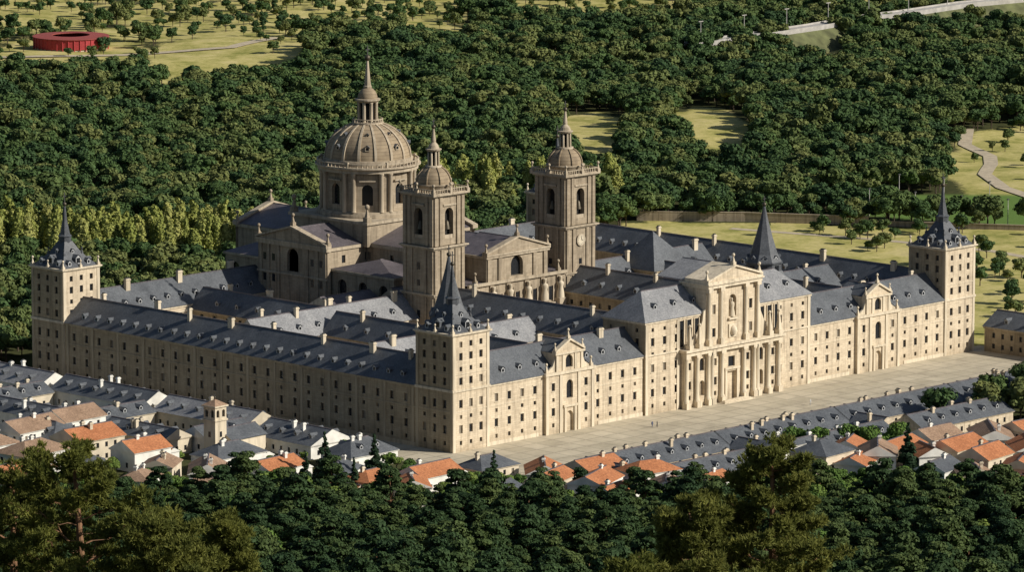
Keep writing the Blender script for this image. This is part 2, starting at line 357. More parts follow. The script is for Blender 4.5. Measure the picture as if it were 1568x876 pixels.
def pavilion(c):
    hw=9.0
    n=.7
    fbox(mb,FW,c-hw,c-hw+.01,0,n,G,ZF-.5,STONE); fbox(mb,FW,c+hw-.01,c+hw,0,n,G,ZF-.5,STONE)
    for a,b in ((c-hw,c-3.2),(c+3.2,c+hw)):
        wall(mb,FW,a,b,G,ZF-.5,R4,3.4,STONE,n=n,trim=True)
    arch(mb,FW,c-3.2,c+3.2,G,6.2,c,2.6,G,2.6,STONE,1.0,n,WOOD)
    arch(mb,FW,c-3.2,c+3.2,6.2,ZF-.5,c,2.4,7.2,10.8,STONE,.6,n)
    fbox(mb,FW,c-2.2,c-1.5,n,n+.35,G,5.0,TRIM); fbox(mb,FW,c+1.5,c+2.2,n,n+.35,G,5.0,TRIM); fbox(mb,FW,c-2.5,c+2.5,n,n+.5,5.0,5.6,TRIM)
    fbox(mb,FW,c-hw-.4,c+hw+.4,-.5,n+.5,ZF-.5,ZF+.25,TRIM)
    for u in (-hw+.5,-3.4,3.4,hw-.5): fbox(mb,FW,c+u-.5,c+u+.5,n+.003,n+.25,G,ZF-.5,TRIM)
    arch(mb,FW,c-5.0,c+5.0,ZF+.25,19.3,c,2.6,ZF+.9,ZF+2.9,STONE,.6,.5)
    fbox(mb,FW,c-5.0,c-4.99,-7,.5,ZF+.25,19.3,STONE); fbox(mb,FW,c+4.99,c+5.0,-7,.5,ZF+.25,19.3,STONE)
    for u in (-4.6,-2.3,2.3,4.6): fbox(mb,FW,c+u-.4,c+u+.4,.503,.72,ZF+.25,19.3-.5,TRIM)
    pedim(mb,FW,c,5.0,19.4,22.3,-.3,.5,STONE,TRIM)
    roof(mb,c-5,c+5,0,10,19.4,22.2,'y',SLATE,(0,0),STONE,0)
    finial(mb,c,-.1,22.7,.9)
    for s in (-1,1):
        finial(mb,c+s*5.1,-.3,20.0,.7); finial(mb,c+s*8.3,-.3,ZF+.25,.9)
        P=[(5.0,ZF+.25),(8.2,ZF+.25),(7.2,15.3),(6.0,16.0),(5.4,17.2),(5.0,18.4)]
        q0=[FW.p(c+s*u,.3,z) for u,z in P]; q1=[FW.p(c+s*u,-.2,z) for u,z in P]
        mb.poly(q0,TRIM); mb.poly(q1,TRIM)
        for i in range(len(P)): 
            j=(i+1)%len(P); mb.poly([q0[i],q0[j],q1[j],q1[i]],TRIM)
pavilion(42); pavilion(165)
mb.obj('west_wing',mon)
# --- library block + main portal
mb=MB()
ZL=23.1
RL=R4+[(12.9+.9,1.2,1.0),(16.6,2.2,1.3),(20.4,1.0,1.0)]
wing(mb,70.6,136.4,-.6,14.4,ZL,30,'x',rows=RL,sp=4.6,hip=(7,7),dorm='-y+y',dsp=7.5,dfr=.38,trim=True,chim=0,rm=SLATE_W,skipW=[(84.0-70.6,123-70.6)])
FL=F(0,-.6,1,0)
fbox(mb,FL,70.6,84.5,.004,.25,ZF-.3,ZF+.2,TRIM); fbox(mb,FL,122.6,136.4,.004,.25,ZF-.3,ZF+.2,TRIM)
for u in (71.2,84.0-.6,123.4,135.8): fbox(mb,FL,u-.5,u+.5,.006,.2,G,ZL-.6,TRIM)
c=103.5; hw=19; pn=1.0
fbox(mb,FL,c-hw,c-hw+.01,0,pn,G,12.6,STONE); fbox(mb,FL,c+hw-.01,c+hw,0,pn,G,12.6,STONE)
edges=[-19,-14.2,-9.2,-3.8,3.8,9.2,14.2,19]
for i in range(7):
    a,b=c+edges[i],c+edges[i+1]; m=(a+b)/2
    if i==3:
        fq(mb,FL,a,m-1.9,G,12.6,pn,STONE); fq(mb,FL,m+1.9,b,G,12.6,pn,STONE); fq(mb,FL,m-1.9,m+1.9,6.4,7.6,pn,STONE); fq(mb,FL,m-1.9,m+1.9,10.4,12.6,pn,STONE)
        recess(mb,FL,m-1.9,m+1.9,G,6.4,STONE,1.2,pn,WOOD); recess(mb,FL,m-1.3,m+1.3,7.6,10.4,STONE,.5,pn,GLASS)
        fq(mb,FL,m-1.9,m-1.3,7.6,10.4,pn,STONE); fq(mb,FL,m+1.3,m+1.9,7.6,10.4,pn,STONE)
        fbox(mb,FL,m-2.7,m-1.95,pn,pn+.3,G,6.9,TRIM); fbox(mb,FL,m+1.95,m+2.7,pn,pn+.3,G,6.9,TRIM); fbox(mb,FL,m-3,m+3,pn,pn+.5,6.9,7.5,TRIM)
    elif i in(0,6,2,4):
        wall(mb,FL,a,b,G,12.6,[(.6,1.2,1.),(3.4,2.2,1.3),(8.6,2.0,1.2)],b-a-1.3,STONE,n=pn,trim=True)
    else:
        arch(mb,FL,a,b,G,7.2,m,2.0,1.2,4.3,STONE,.8,pn,STONE2); arch(mb,FL,a,b,7.2,12.6,m,1.8,7.9,10.4,STONE,.5,pn)
for u in (-18.4,-14.2,-9.8,-8.4,-4.4,4.4,8.4,9.8,14.2,18.4):
    x=c+u; mb.box(x-.85,x+.85,-.6-pn-1.5,-.6-pn,G,G+1.6,TRIM)
    mb.lathe(x,-.6-pn-.45,[(.85,G+1.6),(.85,G+2),(.68,G+2.3),(.62,11.3),(.82,11.6),(.85,11.9)],16,TRIM)
    mb.box(x-.9,x+.9,-.6-pn-1.35,-.6-pn,11.9,12.6,TRIM)
fbox(mb,FL,c-hw-.3,c+hw+.3,.02,pn+1.35,12.6,13.7,TRIM); fbox(mb,FL,c-hw-.9,c+hw+.9,.02,pn+1.9,13.7,14.4,TRIM)
h2=10.4
fbox(mb,FL,c-h2,c-h2+.01,-8,1.2,14.4,30,STONE); fbox(mb,FL,c+h2-.01,c+h2,-8,1.2,14.4,30,STONE)
wall(mb,FL,c-10.4,c-4.2,14.4,29.6,[(16.4,2.4,1.3),(22.5,2.6,1.3)],4.5,STONE,n=1.2,trim=True)
wall(mb,FL,c+4.2,c+10.4,14.4,29.6,[(16.4,2.4,1.3),(22.5,2.6,1.3)],4.5,STONE,n=1.2,trim=True)
arch(mb,FL,c-4.2,c+4.2,20.2,29.6,c,3.0,21.2,25.6,STONE,1.0,1.2,STONE2)
fq(mb,FL,c-4.2,c+4.2,14.4,20.2,1.2,STONE)
fbox(mb,FL,c-1.6,c+1.6,1.2,1.5,15.6,19.2,TRIM); mb.lathe(c,-.6-1.5,[(.9,16.3),(1.2,17.2),(.9,18.2),(.3,18.8)],8,TRIM)
fbox(mb,FL,c-1.9,c+1.9,1.2,1.9,20.4,20.9,TRIM)
mb.lathe(c,-.6-.9,[(.9,21.2),(.85,22),(.6,23.3),(.75,24.2),(.7,24.8),(.3,25.1),(.28,25.3),(.36,25.6),(.33,25.9),(.1,26.1)],12,TRIM)
for u in (-9.6,-4.9,4.9,9.6):
    x=c+u; mb.box(x-.8,x+.8,-.6-1.2-1.2,-.6-1.2,14.4,16.0,TRIM)
    mb.lathe(x,-.6-1.2-.3,[(.75,16),(.6,16.5),(.54,28.2),(.78,28.6)],14,TRIM); mb.box(x-.8,x+.8,-.6-1.2-1.1,-.6-1.2,28.6,29.6,TRIM)
fbox(mb,FL,c-h2-.3,c+h2+.3,-8,1.2+1.1,29.6,30.5,TRIM); fbox(mb,FL,c-h2-.7,c+h2+.7,-8,1.2+1.5,30.5,30.9,TRIM)
pedim(mb,FL,c,h2,31.4,34.6,-6,1.9,STONE,TRIM)
roof(mb,c-h2,c+h2,-1.6,16,31.3,35.0,'y',SLATE_W,(0,0),STONE,0)
for u in (-h2,0,h2): finial(mb,c+u,-2.0,34.9 if u==0 else 31.4,1.1)
for s in (-1,1):
    P=[(10.4,14.4),(18.6,14.4),(18.2,15.6),(15.4,16.6),(13.0,18.6),(11.6,21.2),(11.2,23.6),(10.4,24.2)]
    q0=[FL.p(c+s*u,1.0,z) for u,z in P]; q1=[FL.p(c+s*u,.5,z) for u,z in P]
    mb.poly(q0,TRIM); mb.poly(q1,TRIM)
    for i in range(len(P)):
        j=(i+1)%len(P); mb.poly([q0[i],q0[j],q1[j],q1[i]],TRIM)
    for u in (14.0,17.8):
        x=c+s*u
        mb.box(x-.8,x+.8,-3.5,-1.9,14.4,15.6,TRIM)
        mb.lathe(x,-2.65,[(.8,15.6),(.25,20.2),(.22,20.3)],4,TRIM,False,math.pi/4); mb.lathe(x,-2.65,[(.1,20.2),(.42,20.5),(.42,20.8),(.1,21.1)],10,TRIM)
    for u in (13.0,16.0,18.9):
        x=c+s*u; fbox(mb,FL,x-.85,x+.85,.01,.05,15.0,22.0,GLASS); fbox(mb,FL,x-1.05,x-.85,.01,.3,15.0,22.2,TRIM); fbox(mb,FL,x+.85,x+1.05,.01,.3,15.0,22.2,TRIM)
for i in range(4): fbox(mb,FL,c-6+.4*i,c+6-.4*i,2,4.2-.4*i,G,G+.17*(i+1),TRIM)
mb.obj('library_portal',mon)
# --- inner wings
mb=MB()
wing(mb,193,207,T,161-T,ZF,21,'y',dorm='-x+x',chim=6)
wing(mb,T,207-T,147,161,ZF-.2,20.8,'x',dorm='-y',dfr=.3,chim=9,sp=4.2)
wing(mb,70.5,84.5,14,78,16.5,23,'y',rows=R4+[(13.2,1.3,1.1)],dorm='-x+x',dsp=6.5,chim=2)
wing(mb,122.5,136.5,14,78,16.5,23,'y',rows=R4+[(13.2,1.3,1.1)],sp=3.6,dorm='-x+x',dsp=6.5,chim=3)
wing(mb,35.5,46.5,14,84,ZF-.1,20,'y',dorm='-x+x',chim=3,dsp=8)
wing(mb,14,70.5,36.5,47.5,ZF-.05,20,'x',dorm='-y+y',chim=4,dsp=8,rm=SLATE_W)
wing(mb,160.5,171.5,14,84,ZF-.1,20,'y',dorm='-x+x',chim=3,dsp=8)
wing(mb,136.5,193,36.5,47.5,ZF-.05,20,'x',dorm='-y+y',chim=4,dsp=8)
wing(mb,14,71,84,96,ZF-.15,20.4,'x',dorm='-y',chim=5,dsp=7,rm=SLATE_W)
wing(mb,136,193,84,96,ZF+.2,20.9,'x',dorm='-y',chim=4,dsp=7)
wing(mb,160,176,78,94,17.5,27.5,'y',rows=R4+[(12.2,1.8,1.2)],hip=(8.4,8.4),mat=STONE,chim=0)
wing(mb,137,150,96,147,ZF,20.5,'y',dorm='-x',chim=2,rm=SLATE)
wing(mb,45,56,96,147,ZF-1.5,18.3,'y',dorm='-x',chim=3,dsp=8)
wing(mb,56,74,100,112,16,19.5,'x',rm=LEAD)
mb.obj('inner_wings',mon)
mb=MB()
fL=F(14.2,146.6,1,0)
for i in range(11):
    u=1+i*2.75; arch(mb,fL,u,u+2.75,8.2,12.4,u+1.37,1.5,8.7,10.6,TRIM,.5,.1)
fbox(mb,fL,1,31.2,.1,.5,7.8,8.2,TRIM); fbox(mb,fL,1,31.2,.1,.5,12.4,12.9,TRIM)
mb.obj('palace_loggia',mon)
def lantern(cx,cy,name):
    mb=MB()
    mb.lathe(cx,cy,[(8.6,16.0),(5.4,21.6)],8,SLATE,False,math.pi/8)
    mb.lathe(cx,cy,[(5.2,20.5),(5.2,23.6),(5.6,23.7),(5.6,24.1)],8,SLATE_L,False,math.pi/8)
    for i in range(8):
        a=i*math.pi/4; f=F(cx+4.9*math.cos(a),cy+4.9*math.sin(a),-math.sin(a),math.cos(a))
        fbox(mb,f,-.7,.7,-.1,.05,21.6,23.2,GLASS)
        dormer(mb,cx+4.5*math.cos(a),cy+4.5*math.sin(a),24.2,math.cos(a),math.sin(a),1.3,1.2,2.2)
    mb.lathe(cx,cy,[(5.3,24.1),(4.0,26.4),(2.5,31),(1.2,35.6),(.3,39.6)],8,SLATE_L,False,math.pi/8)
    ballcross(mb,cx,cy,40.0,.8)
    mb.obj(name,mon)
lantern(41,42,'school_lantern'); lantern(166,42,'convent_lantern')
# ================================================================== BASILICA
bas=empty('basilica')
DX,DY=103.5,136.2
mb=MB()
B=STONE2; TR=TRIM2
def pilw(f,L,z0,z1,us,mat=None,n=.0,d=.35,w=1.3):
    for u in us: fbox(mb,f,u-w/2,u+w/2,n+.004,n+d,z0,z1,mat or B)
hwA=13.5; ze=28.6; zr=33.4
def arm(x0,x1,y0,y1,axis):
    roof(mb,x0,x1,y0,y1,ze+.4,zr,axis,LEAD,(0,0),B,.4)
    mb.box(x0-.5,x1+.5,y0-.5,y1+.5,ze-.6,ze+.3,TR)
    for f,L in ((F(x0,y0,1,0),x1-x0),(F(x1,y1,-1,0),x1-x0),(F(x0,y1,0,-1),y1-y0),(F(x1,y0,0,1),y1-y0)):
        wall(mb,f,0,L,G,ze-.6,[(24.2,2.2,1.4)],9,B)
arm(75,132,DY-hwA+.3,DY+hwA-.3,'x'); arm(DX-hwA,DX+hwA,86,176,'y')
f=F(74,DY+14,0,-1)
fq(mb,f,0,8.5,G,ze-.5,0,B); fq(mb,f,19.5,28,G,ze-.5,0,B); fq(mb,f,8.5,19.5,G,14,0,B)
arch(mb,f,8.5,19.5,14,ze-.5,14,4.6,21.0,25.3,B,1.0,0)
mb.box(74,75.2,DY-14,DY-13.99,G,ze-.5,B); mb.box(74,75.2,DY+13.99,DY+14,G,ze-.5,B)
pilw(f,28,G,ze-.6,(1,4.2,8.2,19.8,23.8,27))
for u in (2.6,6.2,21.8,25.4): fbox(mb,f,u-.6,u+.6,-.02,.03,17.5,19.6,GLASS); fbox(mb,f,u-.6,u+.6,-.02,.03,23.4,25.4,GLASS)
fbox(mb,f,-.2,28.2,.004,.5,20.0,20.5,TR)
fbox(mb,f,-.5,28.5,-1,.8,ze-.5,ze+.5,TR)
pedim(mb,f,14,14,ze+1.0,33.6,-1,.5,B,TR)
for u in (0,14,28): finial(mb,*(f.p(u,-.2,0)[:2]),34.1 if u==14 else ze+1.2,1.2,B)
f=F(DX+14,176.2,-1,0); wall(mb,f,0,28,G,ze-.4,[(20,2,1.3)],7,B); pedim(mb,f,14,14,ze+.5,33.6,-1,.4,B,TR)
f=F(132.2,DY-14,0,1); wall(mb,f,0,28,G,ze-.4,[(20,2,1.3)],7,B); pedim(mb,f,14,14,ze+.5,33.6,-1,.4,B,TR)
for x,y in ((90,176),(117,176),(103.5,176.4)): finial(mb,x,y,ze+.5 if x!=103.5 else 33.8,1.2,B)
def corner(x0,x1,y0,y1,ztop):
    for f,L in ((F(x0,y0,1,0),x1-x0),(F(x1,y1,-1,0),x1-x0),(F(x0,y1,0,-1),y1-y0),(F(x1,y0,0,1),y1-y0)):
        k=max(1,int(L//8)); w=L/k
        fq(mb,f,0,L,G,ztop-9,0,B)
        for i in range(k): arch(mb,f,i*w,(i+1)*w,ztop-9,ztop-.6,(i+.5)*w,3.4,ztop-7.5,ztop-4.2,B,.8,0)
    mb.box(x0-.5,x1+.5,y0-.5,y1+.5,ztop-.6,ztop,TR); roof(mb,x0,x1,y0,y1,ztop+.05,ztop+3.2,'x',LEAD,(7,7),B,.3)
corner(76,90.5,98,122.5,23.2); corner(116.5,131,98,122.5,23.2); corner(76,90.5,150,166,23.4); corner(116.5,131,150,166,23.4)
wing(mb,72,88,90,99,18,21.5,'x',mat=B,rm=LEAD,rows=[(13,2,1.2)],sp=4)
h=15.4
mb.box(DX-h,DX+h,DY-h,DY+h,28,34.2,B); mb.box(DX-h-.6,DX+h+.6,DY-h-.6,DY+h+.6,34.2,35,TR)
for sx in (-1,1):
    for sy in (-1,1):
        finial(mb,DX+sx*(h-.6),DY+sy*(h-.6),35,1.7,B)
Rd=13.0; zd0,zd1=36.6,47.6
mb.lathe(DX,DY,[(14.6,34.9),(14.6,36.0),(14.1,36.1),(14.1,36.6),(Rd,36.6)],48,B,True)
for i in range(8):
    a0=i*math.pi/4
    for kind,da,hwid in (('w',0,math.radians(13)),('p',math.pi/8,math.radians(9.5))):
        a=a0+da; Rf=Rd*math.cos(hwid); w=2*Rd*math.sin(hwid)
        f=F(DX+Rf*math.cos(a)+math.sin(a)*w/2,DY+Rf*math.sin(a)-math.cos(a)*w/2,-math.sin(a),math.cos(a))
        if kind=='w':
            arch(mb,f,0,w,zd0,zd1,w/2,3.1,zd0+1.8,zd0+6.2,B,1.2,0)
            fbox(mb,f,w/2-2.3,w/2+2.3,.1,.7,zd0+8.6,zd0+9.0,TR)
        else:
            fq(mb,f,0,w,zd0,zd1,0,B)
            fbox(mb,f,.2,w-.2,.01,.55,zd0,zd1,B)
            for u in (w/2-1.35,w/2+1.35):
                p=f.p(u,.75,0); mb.lathe(p[0],p[1],[(.75,zd0),(.62,zd0+.5),(.58,zd1-.8),(.8,zd1-.3),(.8,zd1)],12,TR)
mb.lathe(DX,DY,[(Rd+.4,zd1-.1),(Rd+1.3,zd1),(Rd+1.3,zd1+.8),(Rd+2.0,zd1+1.2),(Rd+2.0,zd1+1.6),(Rd+1.5,zd1+1.65)],64,TR,False)
for i in range(64):
    a=i*2*math.pi/64; x,y=DX+(Rd+1.35)*math.cos(a),DY+(Rd+1.35)*math.sin(a)
    s=.3 if i%8==4 else .13; mb.box(x-s,x+s,y-s,y+s,zd1+1.6,zd1+(3.2 if i%8==4 else 2.6),TR)
mb.lathe(DX,DY,[(Rd+1.15,zd1+2.5),(Rd+1.55,zd1+2.5),(Rd+1.55,zd1+2.8),(Rd+1.15,zd1+2.8)],64,TR,False,cap=False)
mb.lathe(DX,DY,[(12.7,zd1+1.6),(12.7,zd1+3.2),(12.3,zd1+3.3)],48,B)
mb.obj('basilica_body',bas)
def domemat():
    m,nt,b=newmat('dome_stone'); tc=nt.nodes.new('ShaderNodeTexCoord')
    sp=nt.nodes.new('ShaderNodeSeparateXYZ'); nt.links.new(tc.outputs['Object'],sp.inputs[0])
    n=N(nt,'ShaderNodeTexNoise',i_Scale=.5,i_Detail=6.); nt.links.new(tc.outputs['Object'],n.inputs[0])
    r=ramp(nt,n.outputs[0],[(.3,(.23,.175,.115)),(.7,(.38,.295,.19))])
    w=N(nt,'ShaderNodeMath',operation='MULTIPLY'); nt.links.new(sp.outputs[2],w.inputs[0]); w.inputs[1].default_value=1.05
    fr=N(nt,'ShaderNodeMath',operation='FRACT'); nt.links.new(w.outputs[0],fr.inputs[0])
    r2=ramp(nt,fr.outputs[0],[(.0,(.45,.42,.4)),(.22,(1,1,1)),(1,(.88,.88,.88))])
    col=mix(nt,r.outputs[0],r2.outputs[0],.85,'MULTIPLY'); nt.links.new(col,b.inputs['Base Color']); b.inputs['Roughness'].default_value=.85
    return m
DOME=domemat()
mb=MB()
def dome(cx,cy,R,z0,Hh,rt,ribs,rw,n=48,mat=DOME,rm=TRIM2):
    a1=math.acos(rt/R); prof=[(R*math.cos(t),z0+Hh*math.sin(t)/math.sin(a1)) for t in [a1*i/14 for i in range(15)]]
    mb.lathe(cx,cy,prof,n,mat)
    for k in range(ribs):
        a=2*math.pi*k/ribs+math.pi/ribs; ca,sa=math.cos(a),math.sin(a)
        pr=[]
        for r,z in prof:
            w=rw*(.45+.55*r/R)
            pr.append([(cx+(r+o)*ca-s*w*sa,cy+(r+o)*sa+s*w*ca,z+o*.3) for s,o in ((-1,-.2),(-1,.28),(1,.28),(1,-.2))])
        for i in range(len(pr)-1):
            for j in range(3): mb.poly([pr[i][j],pr[i][j+1],pr[i+1][j+1],pr[i+1][j]],rm)
    return prof
zb=zd1+3.2
prof=dome(DX,DY,12.2,zb,9.6,3.6,16,.38)
for k in range(8):
    a=2*math.pi*k/8
    for (r,z,s) in ((11.35,zb+3.3,.75),(8.6,zb+6.9,.5)):
        x,y=DX+r*math.cos(a),DY+r*math.sin(a)
        dormer(mb,x+.55*math.cos(a),y+.55*math.sin(a),z-.4,math.cos(a),math.sin(a),1.3*s*1.3,1.2*s*1.2,1.8,TR)
zl=zb+9.5
mb.lathe(DX,DY,[(4.3,zl-.6),(4.5,zl),(4.5,zl+.35),(2.4,zl+.4)],32,TR,False)
for i in range(24):
    a=i*2*math.pi/24; x,y=DX+4.2*math.cos(a),DY+4.2*math.sin(a); mb.box(x-.09,x+.09,y-.09,y+.09,zl+.3,zl+1.2,TR)
mb.lathe(DX,DY,[(4.05,zl+1.15),(4.35,zl+1.15),(4.35,zl+1.35),(4.05,zl+1.35)],32,TR,False,cap=False)
mb.lathe(DX,DY,[(2.1,zl),(2.1,zl+6.2)],16,VOID)
for i in range(8):
    a=i*math.pi/4+math.pi/8
    x,y=DX+2.6*math.cos(a),DY+2.6*math.sin(a)
    mb.lathe(x,y,[(.62,zl+.4),(.5,zl+.8),(.48,zl+5.5),(.65,zl+6.1)],8,TR)
mb.lathe(DX,DY,[(3.0,zl+6.0),(3.6,zl+6.5),(3.6,zl+6.9),(2.9,zl+7.0)],24,TR,False)
prof=[(2.8*math.cos(t),zl+7.0+3.2*math.sin(t)) for t in [math.pi/2*.85*i/8 for i in range(9)]]
mb.lathe(DX,DY,prof,24,DOME)
mb.lathe(DX,DY,[(1.15,zl+9.9),(1.2,zl+10.4),(.95,zl+10.7),(.3,zl+17.8),(.3,zl+17.9)],8,TR,False)
ballcross(mb,DX,DY,zl+18.5,1.15)
mb.obj('basilica_dome',bas)
def bell_tower(cx,cy,name):
    global mb
    mb=MB(); h=5.9
    stages=[(G,20.6),(21.4,33.6),(34.6,48.0)]
    for si,(z0,z1) in enumerate(stages):
        for k,f in enumerate((F(cx-h,cy-h,1,0),F(cx+h,cy+h,-1,0),F(cx-h,cy+h,0,-1),F(cx+h,cy-h,0,1))):
            W=2*h
            if si==2:
                arch(mb,f,0,W,z0,z1,W/2,3.2,z0+1.8,z0+8.6,B,1.6,0,VOID)
                fbox(mb,f,W/2-2.4,W/2+2.4,.01,.35,z0+10.8,z0+11.3,TR)
                p=f.p(W/2,-.9,0); mb.lathe(p[0],p[1],[(.95,z0+4.3),(.8,z0+4.9),(.55,z0+6.2),(.2,z0+6.7)],12,BRONZE)
                fbox(mb,f,W/2-1.6,W/2+1.6,-.35,-.15,z0+1.8,z0+2.8,TR)
                us=(.75,2.6,W-2.6,W-.75)
            elif si==1:
                wall(mb,f,0,W,z0,z1,[],20,B)
                fbox(mb,f,W/2-.65,W/2+.65,.01,.03,z0+6.4,z0+8.4,GLASS) if k!=0 else None
                fbox(mb,f,W/2-.6,W/2+.6,.01,.03,z0+2,z0+3.6,GLASS)
                us=(.75,3.2,W-3.2,W-.75)
            else:
                wall(mb,f,0,W,z0,z1,[],20,B)
                fbox(mb,f,W/2-.6,W/2+.6,.01,.03,14.5,16.6,GLASS)
                us=(.75,3.2,W-3.2,W-.75)
            for u in us: fbox(mb,f,u-.55,u+.55,.004,.32,z0,z1,B)
    for z,e in ((20.6,.7),(33.6,.9),(48.0,1.1)):
        mb.box(cx-h-e*.5,cx+h+e*.5,cy-h-e*.5,cy+h+e*.5,z,z+.4,TR); mb.box(cx-h-e,cx+h+e,cy-h-e,cy+h+e,z+.4,z+.8 if z<40 else z+.9,TR)
    balustr(mb,cx-h-.6,cx+h+.6,cy-h-.6,cy+h+.6,48.9,1.3,TR)
    for sx in (-1,0,1):
        for sy in (-1,0,1):
            if sx or sy: finial(mb,cx+sx*(h+.6),cy+sy*(h+.6),48.9,1.0,TR)
    mb.lathe(cx,cy,[(5.3,48.8),(5.3,50.6),(5.5,50.7),(5.5,51),(4.9,51.05)],32,B)
    dome(cx,cy,4.95,51.0,4.6,1.7,8,.16,32,DOME,DOME)
    mb.lathe(cx,cy,[(2.3,55.3),(2.3,55.9)],16,TR); mb.lathe(cx,cy,[(1.05,55.8),(1.05,60.0)],12,VOID)
    for i in range(8):
        a=i*math.pi/4+math.pi/8; x,y=cx+1.45*math.cos(a),cy+1.45*math.sin(a); mb.lathe(x,y,[(.34,55.9),(.28,59.8)],8,TR)
    mb.lathe(cx,cy,[(1.9,59.8),(2.2,60.2),(2.2,60.4),(1.6,60.5),(1.3,61.4),(.7,62.1),(.6,62.2),(.65,62.6),(.25,66.0)],16,TR,False)
    ballcross(mb,cx,cy,66.4,.8)
    return mb.obj(name,bas)
bell_tower(77.5,84,'north_bell_tower'); 
bell_tower(129.5,84,'south_bell_tower')
mb=MB()
fC=F(129.5-5.9,84-5.9,1,0)
def disc(f,u,z,r,n,mat,seg=24): mb.poly([f.p(u+r*math.cos(t*2*math.pi/seg),n,z+r*math.sin(t*2*math.pi/seg)) for t in range(seg)],mat)
disc(fC,5.9,30.2,1.75,.40,TRIM2); disc(fC,5.9,30.2,1.4,.45,CREAM)
for i in range(12):
    t=i*math.pi/6; fbox(mb,fC,5.9+1.15*math.cos(t)-.08,5.9+1.15*math.cos(t)+.08,.46,.48,30.2+1.15*math.sin(t)-.1,30.2+1.15*math.sin(t)+.1,IRON)
fbox(mb,fC,5.82,5.98,.46,.5,30.2,31.2,IRON); fbox(mb,fC,5.99,6.6,.46,.5,30.12,30.28,IRON)
mb.obj('clock_face',bas)
mb=MB()
f=F(84,77.6,1,0); W=39; 
fq(mb,f,0,W,G,14,0,B)
for i in range(5):
    a=2.2+i*6.92; arch(mb,f,a,a+6.92,G+.01,13.99,a+3.46,3.6,G+.02,8,B,1.5,.02,VOID)
for u in (3.1,9.4,15.9,23.1,29.6,35.9):
    p=f.p(u,1.0,0); mb.lathe(p[0],p[1],[(1.0,G),(.85,12.8),(1.1,13.2)],14,TR); mb.box(p[0]-1.3,p[0]+1.3,p[1]-1,p[1]+1,13.2,15.2,TR)
    mb.lathe(p[0],p[1],[(1.15,15.2),(1.05,16.6),(.72,18.2),(.95,19.1),(.9,19.6),(.32,19.9),(.3,20.1),(.45,20.4),(.42,20.8),(.5,20.9),(.5,21.2)],12,TRIM)
    mb.box(p[0]+.8,p[0]+.95,p[1]-.4,p[1]-.3,15.2,20.4,BRONZE)
fbox(mb,f,0,W,.01,.9,13.4,14.2,TR)
fq(mb,f,0,W,14.2,22.4,0,B)
for u in (6.2,12.6,19.5,26.4,32.8): fbox(mb,f,u-.9,u+.9,.02,.06,14.6,18.6,GLASS); fbox(mb,f,u-1.15,u-.9,.02,.35,14.4,18.8,TR); fbox(mb,f,u+.9,u+1.15,.02,.35,14.4,18.8,TR)
for u in (3.1,9.4,15.9,23.1,29.6,35.9): fbox(mb,f,u-.8,u+.8,.004,.4,14.2,21.8,B)
fbox(mb,f,0,W,.02,.8,21.8,22.6,TR)
u0,u1=7.4,31.6
fq(mb,f,u0,13.5,22.6,29.4,0,B); fq(mb,f,25.5,u1,22.6,29.4,0,B)
arch(mb,f,13.5,25.5,22.6,29.4,19.5,4.8,23.2,26.4,B,1.2,0)
for u in (8.4,12.6,26.4,30.6): fbox(mb,f,u-.7,u+.7,.004,.4,22.6,29.0,B)
mb.box(84+u0,84+u0+.01,77.6,90,22.6,29.4,B); mb.box(84+u1-.01,84+u1,77.6,90,22.6,29.4,B)
fbox(mb,f,u0-.4,u1+.4,-12,.6,29.0,29.7,TR)
pedim(mb,f,19.5,12.1,30.2,33.9,-1,.4,B,TR)
roof(mb,84+u0,84+u1,77.9,92,29.7,33.8,'y',LEAD,(0,0),B,0)
for u,z in ((7.4,30),(19.5,34.3),(31.6,30),(3,22.6),(36,22.6)): finial(mb,*(f.p(u,0,0)[:2]),z,1.1,B)
mb.poly([(84,78,22.3),(91.5,78,22.3),(91.5,98,24.5),(84,98,24.5)],LEAD); mb.poly([(115.6,78,22.3),(123,78,22.3),(123,98,24.5),(115.6,98,24.5)],LEAD)
mb.obj('west_front',bas)
# ================================================================== GALLERY closing the square at its south end
mb=MB()
wing(mb,208.5,221,-64,-3,5.6,9.6,'y',rows=[(-.4,1.4,1.),(2.6,1.5,1.)],sp=3.2,dorm='-x',dsp=8,chim=3)
mb.obj('compana_gallery')
# ================================================================== TERRAIN
prof_t=[(-1500,420),(-400,300),(-60,246),(0,240),(300,172),(500,118),(700,73),(900,33),(1000,16),(1100,4),(1165,G),(9e4,G)]
def H0(D):
    for i in range(len(prof_t)-1):
        a,b=prof_t[i],prof_t[i+1]
        if D<=b[0]:
            t=(D-a[0])/(b[0]-a[0]); return a[1]+(b[1]-a[1])*t
    return G
def sst(a,b,x):
    t=min(1,max(0,(x-a)/(b-a))); return t*t*(3-2*t)
def H(x,y):
    D,S=DS(x,y)
    h=H0(D)
    k=sst(1620,1900,D)
    if k>0: h+=k*(5.5*noise.noise(Vector((x*.006,y*.006,3)))+2.0*noise.noise(Vector((x*.02,y*.02,8))))
    k=1-sst(1000,1150,D)
    if k>0 and D>100: h+=k*3*noise.noise(Vector((x*.02,y*.02,1)))
    return h
def inpoly(x,y,P):
    c=False; n=len(P); j=n-1
    for i in range(n):
        if (P[i][1]>y)!=(P[j][1]>y) and x<(P[j][0]-P[i][0])*(y-P[i][1])/(P[j][1]-P[i][1])+P[i][0]: c=not c
        j=i
    return c
MEADOW=[(212,-20),(212,170),(150,166),(160,190),(250,200),(322,232),(345,205),(368,165),(400,122),(420,60),(330,-30),(260,-60)]
FIELD=[(383,186),(420,214),(480,150),(440,100),(400,122)]
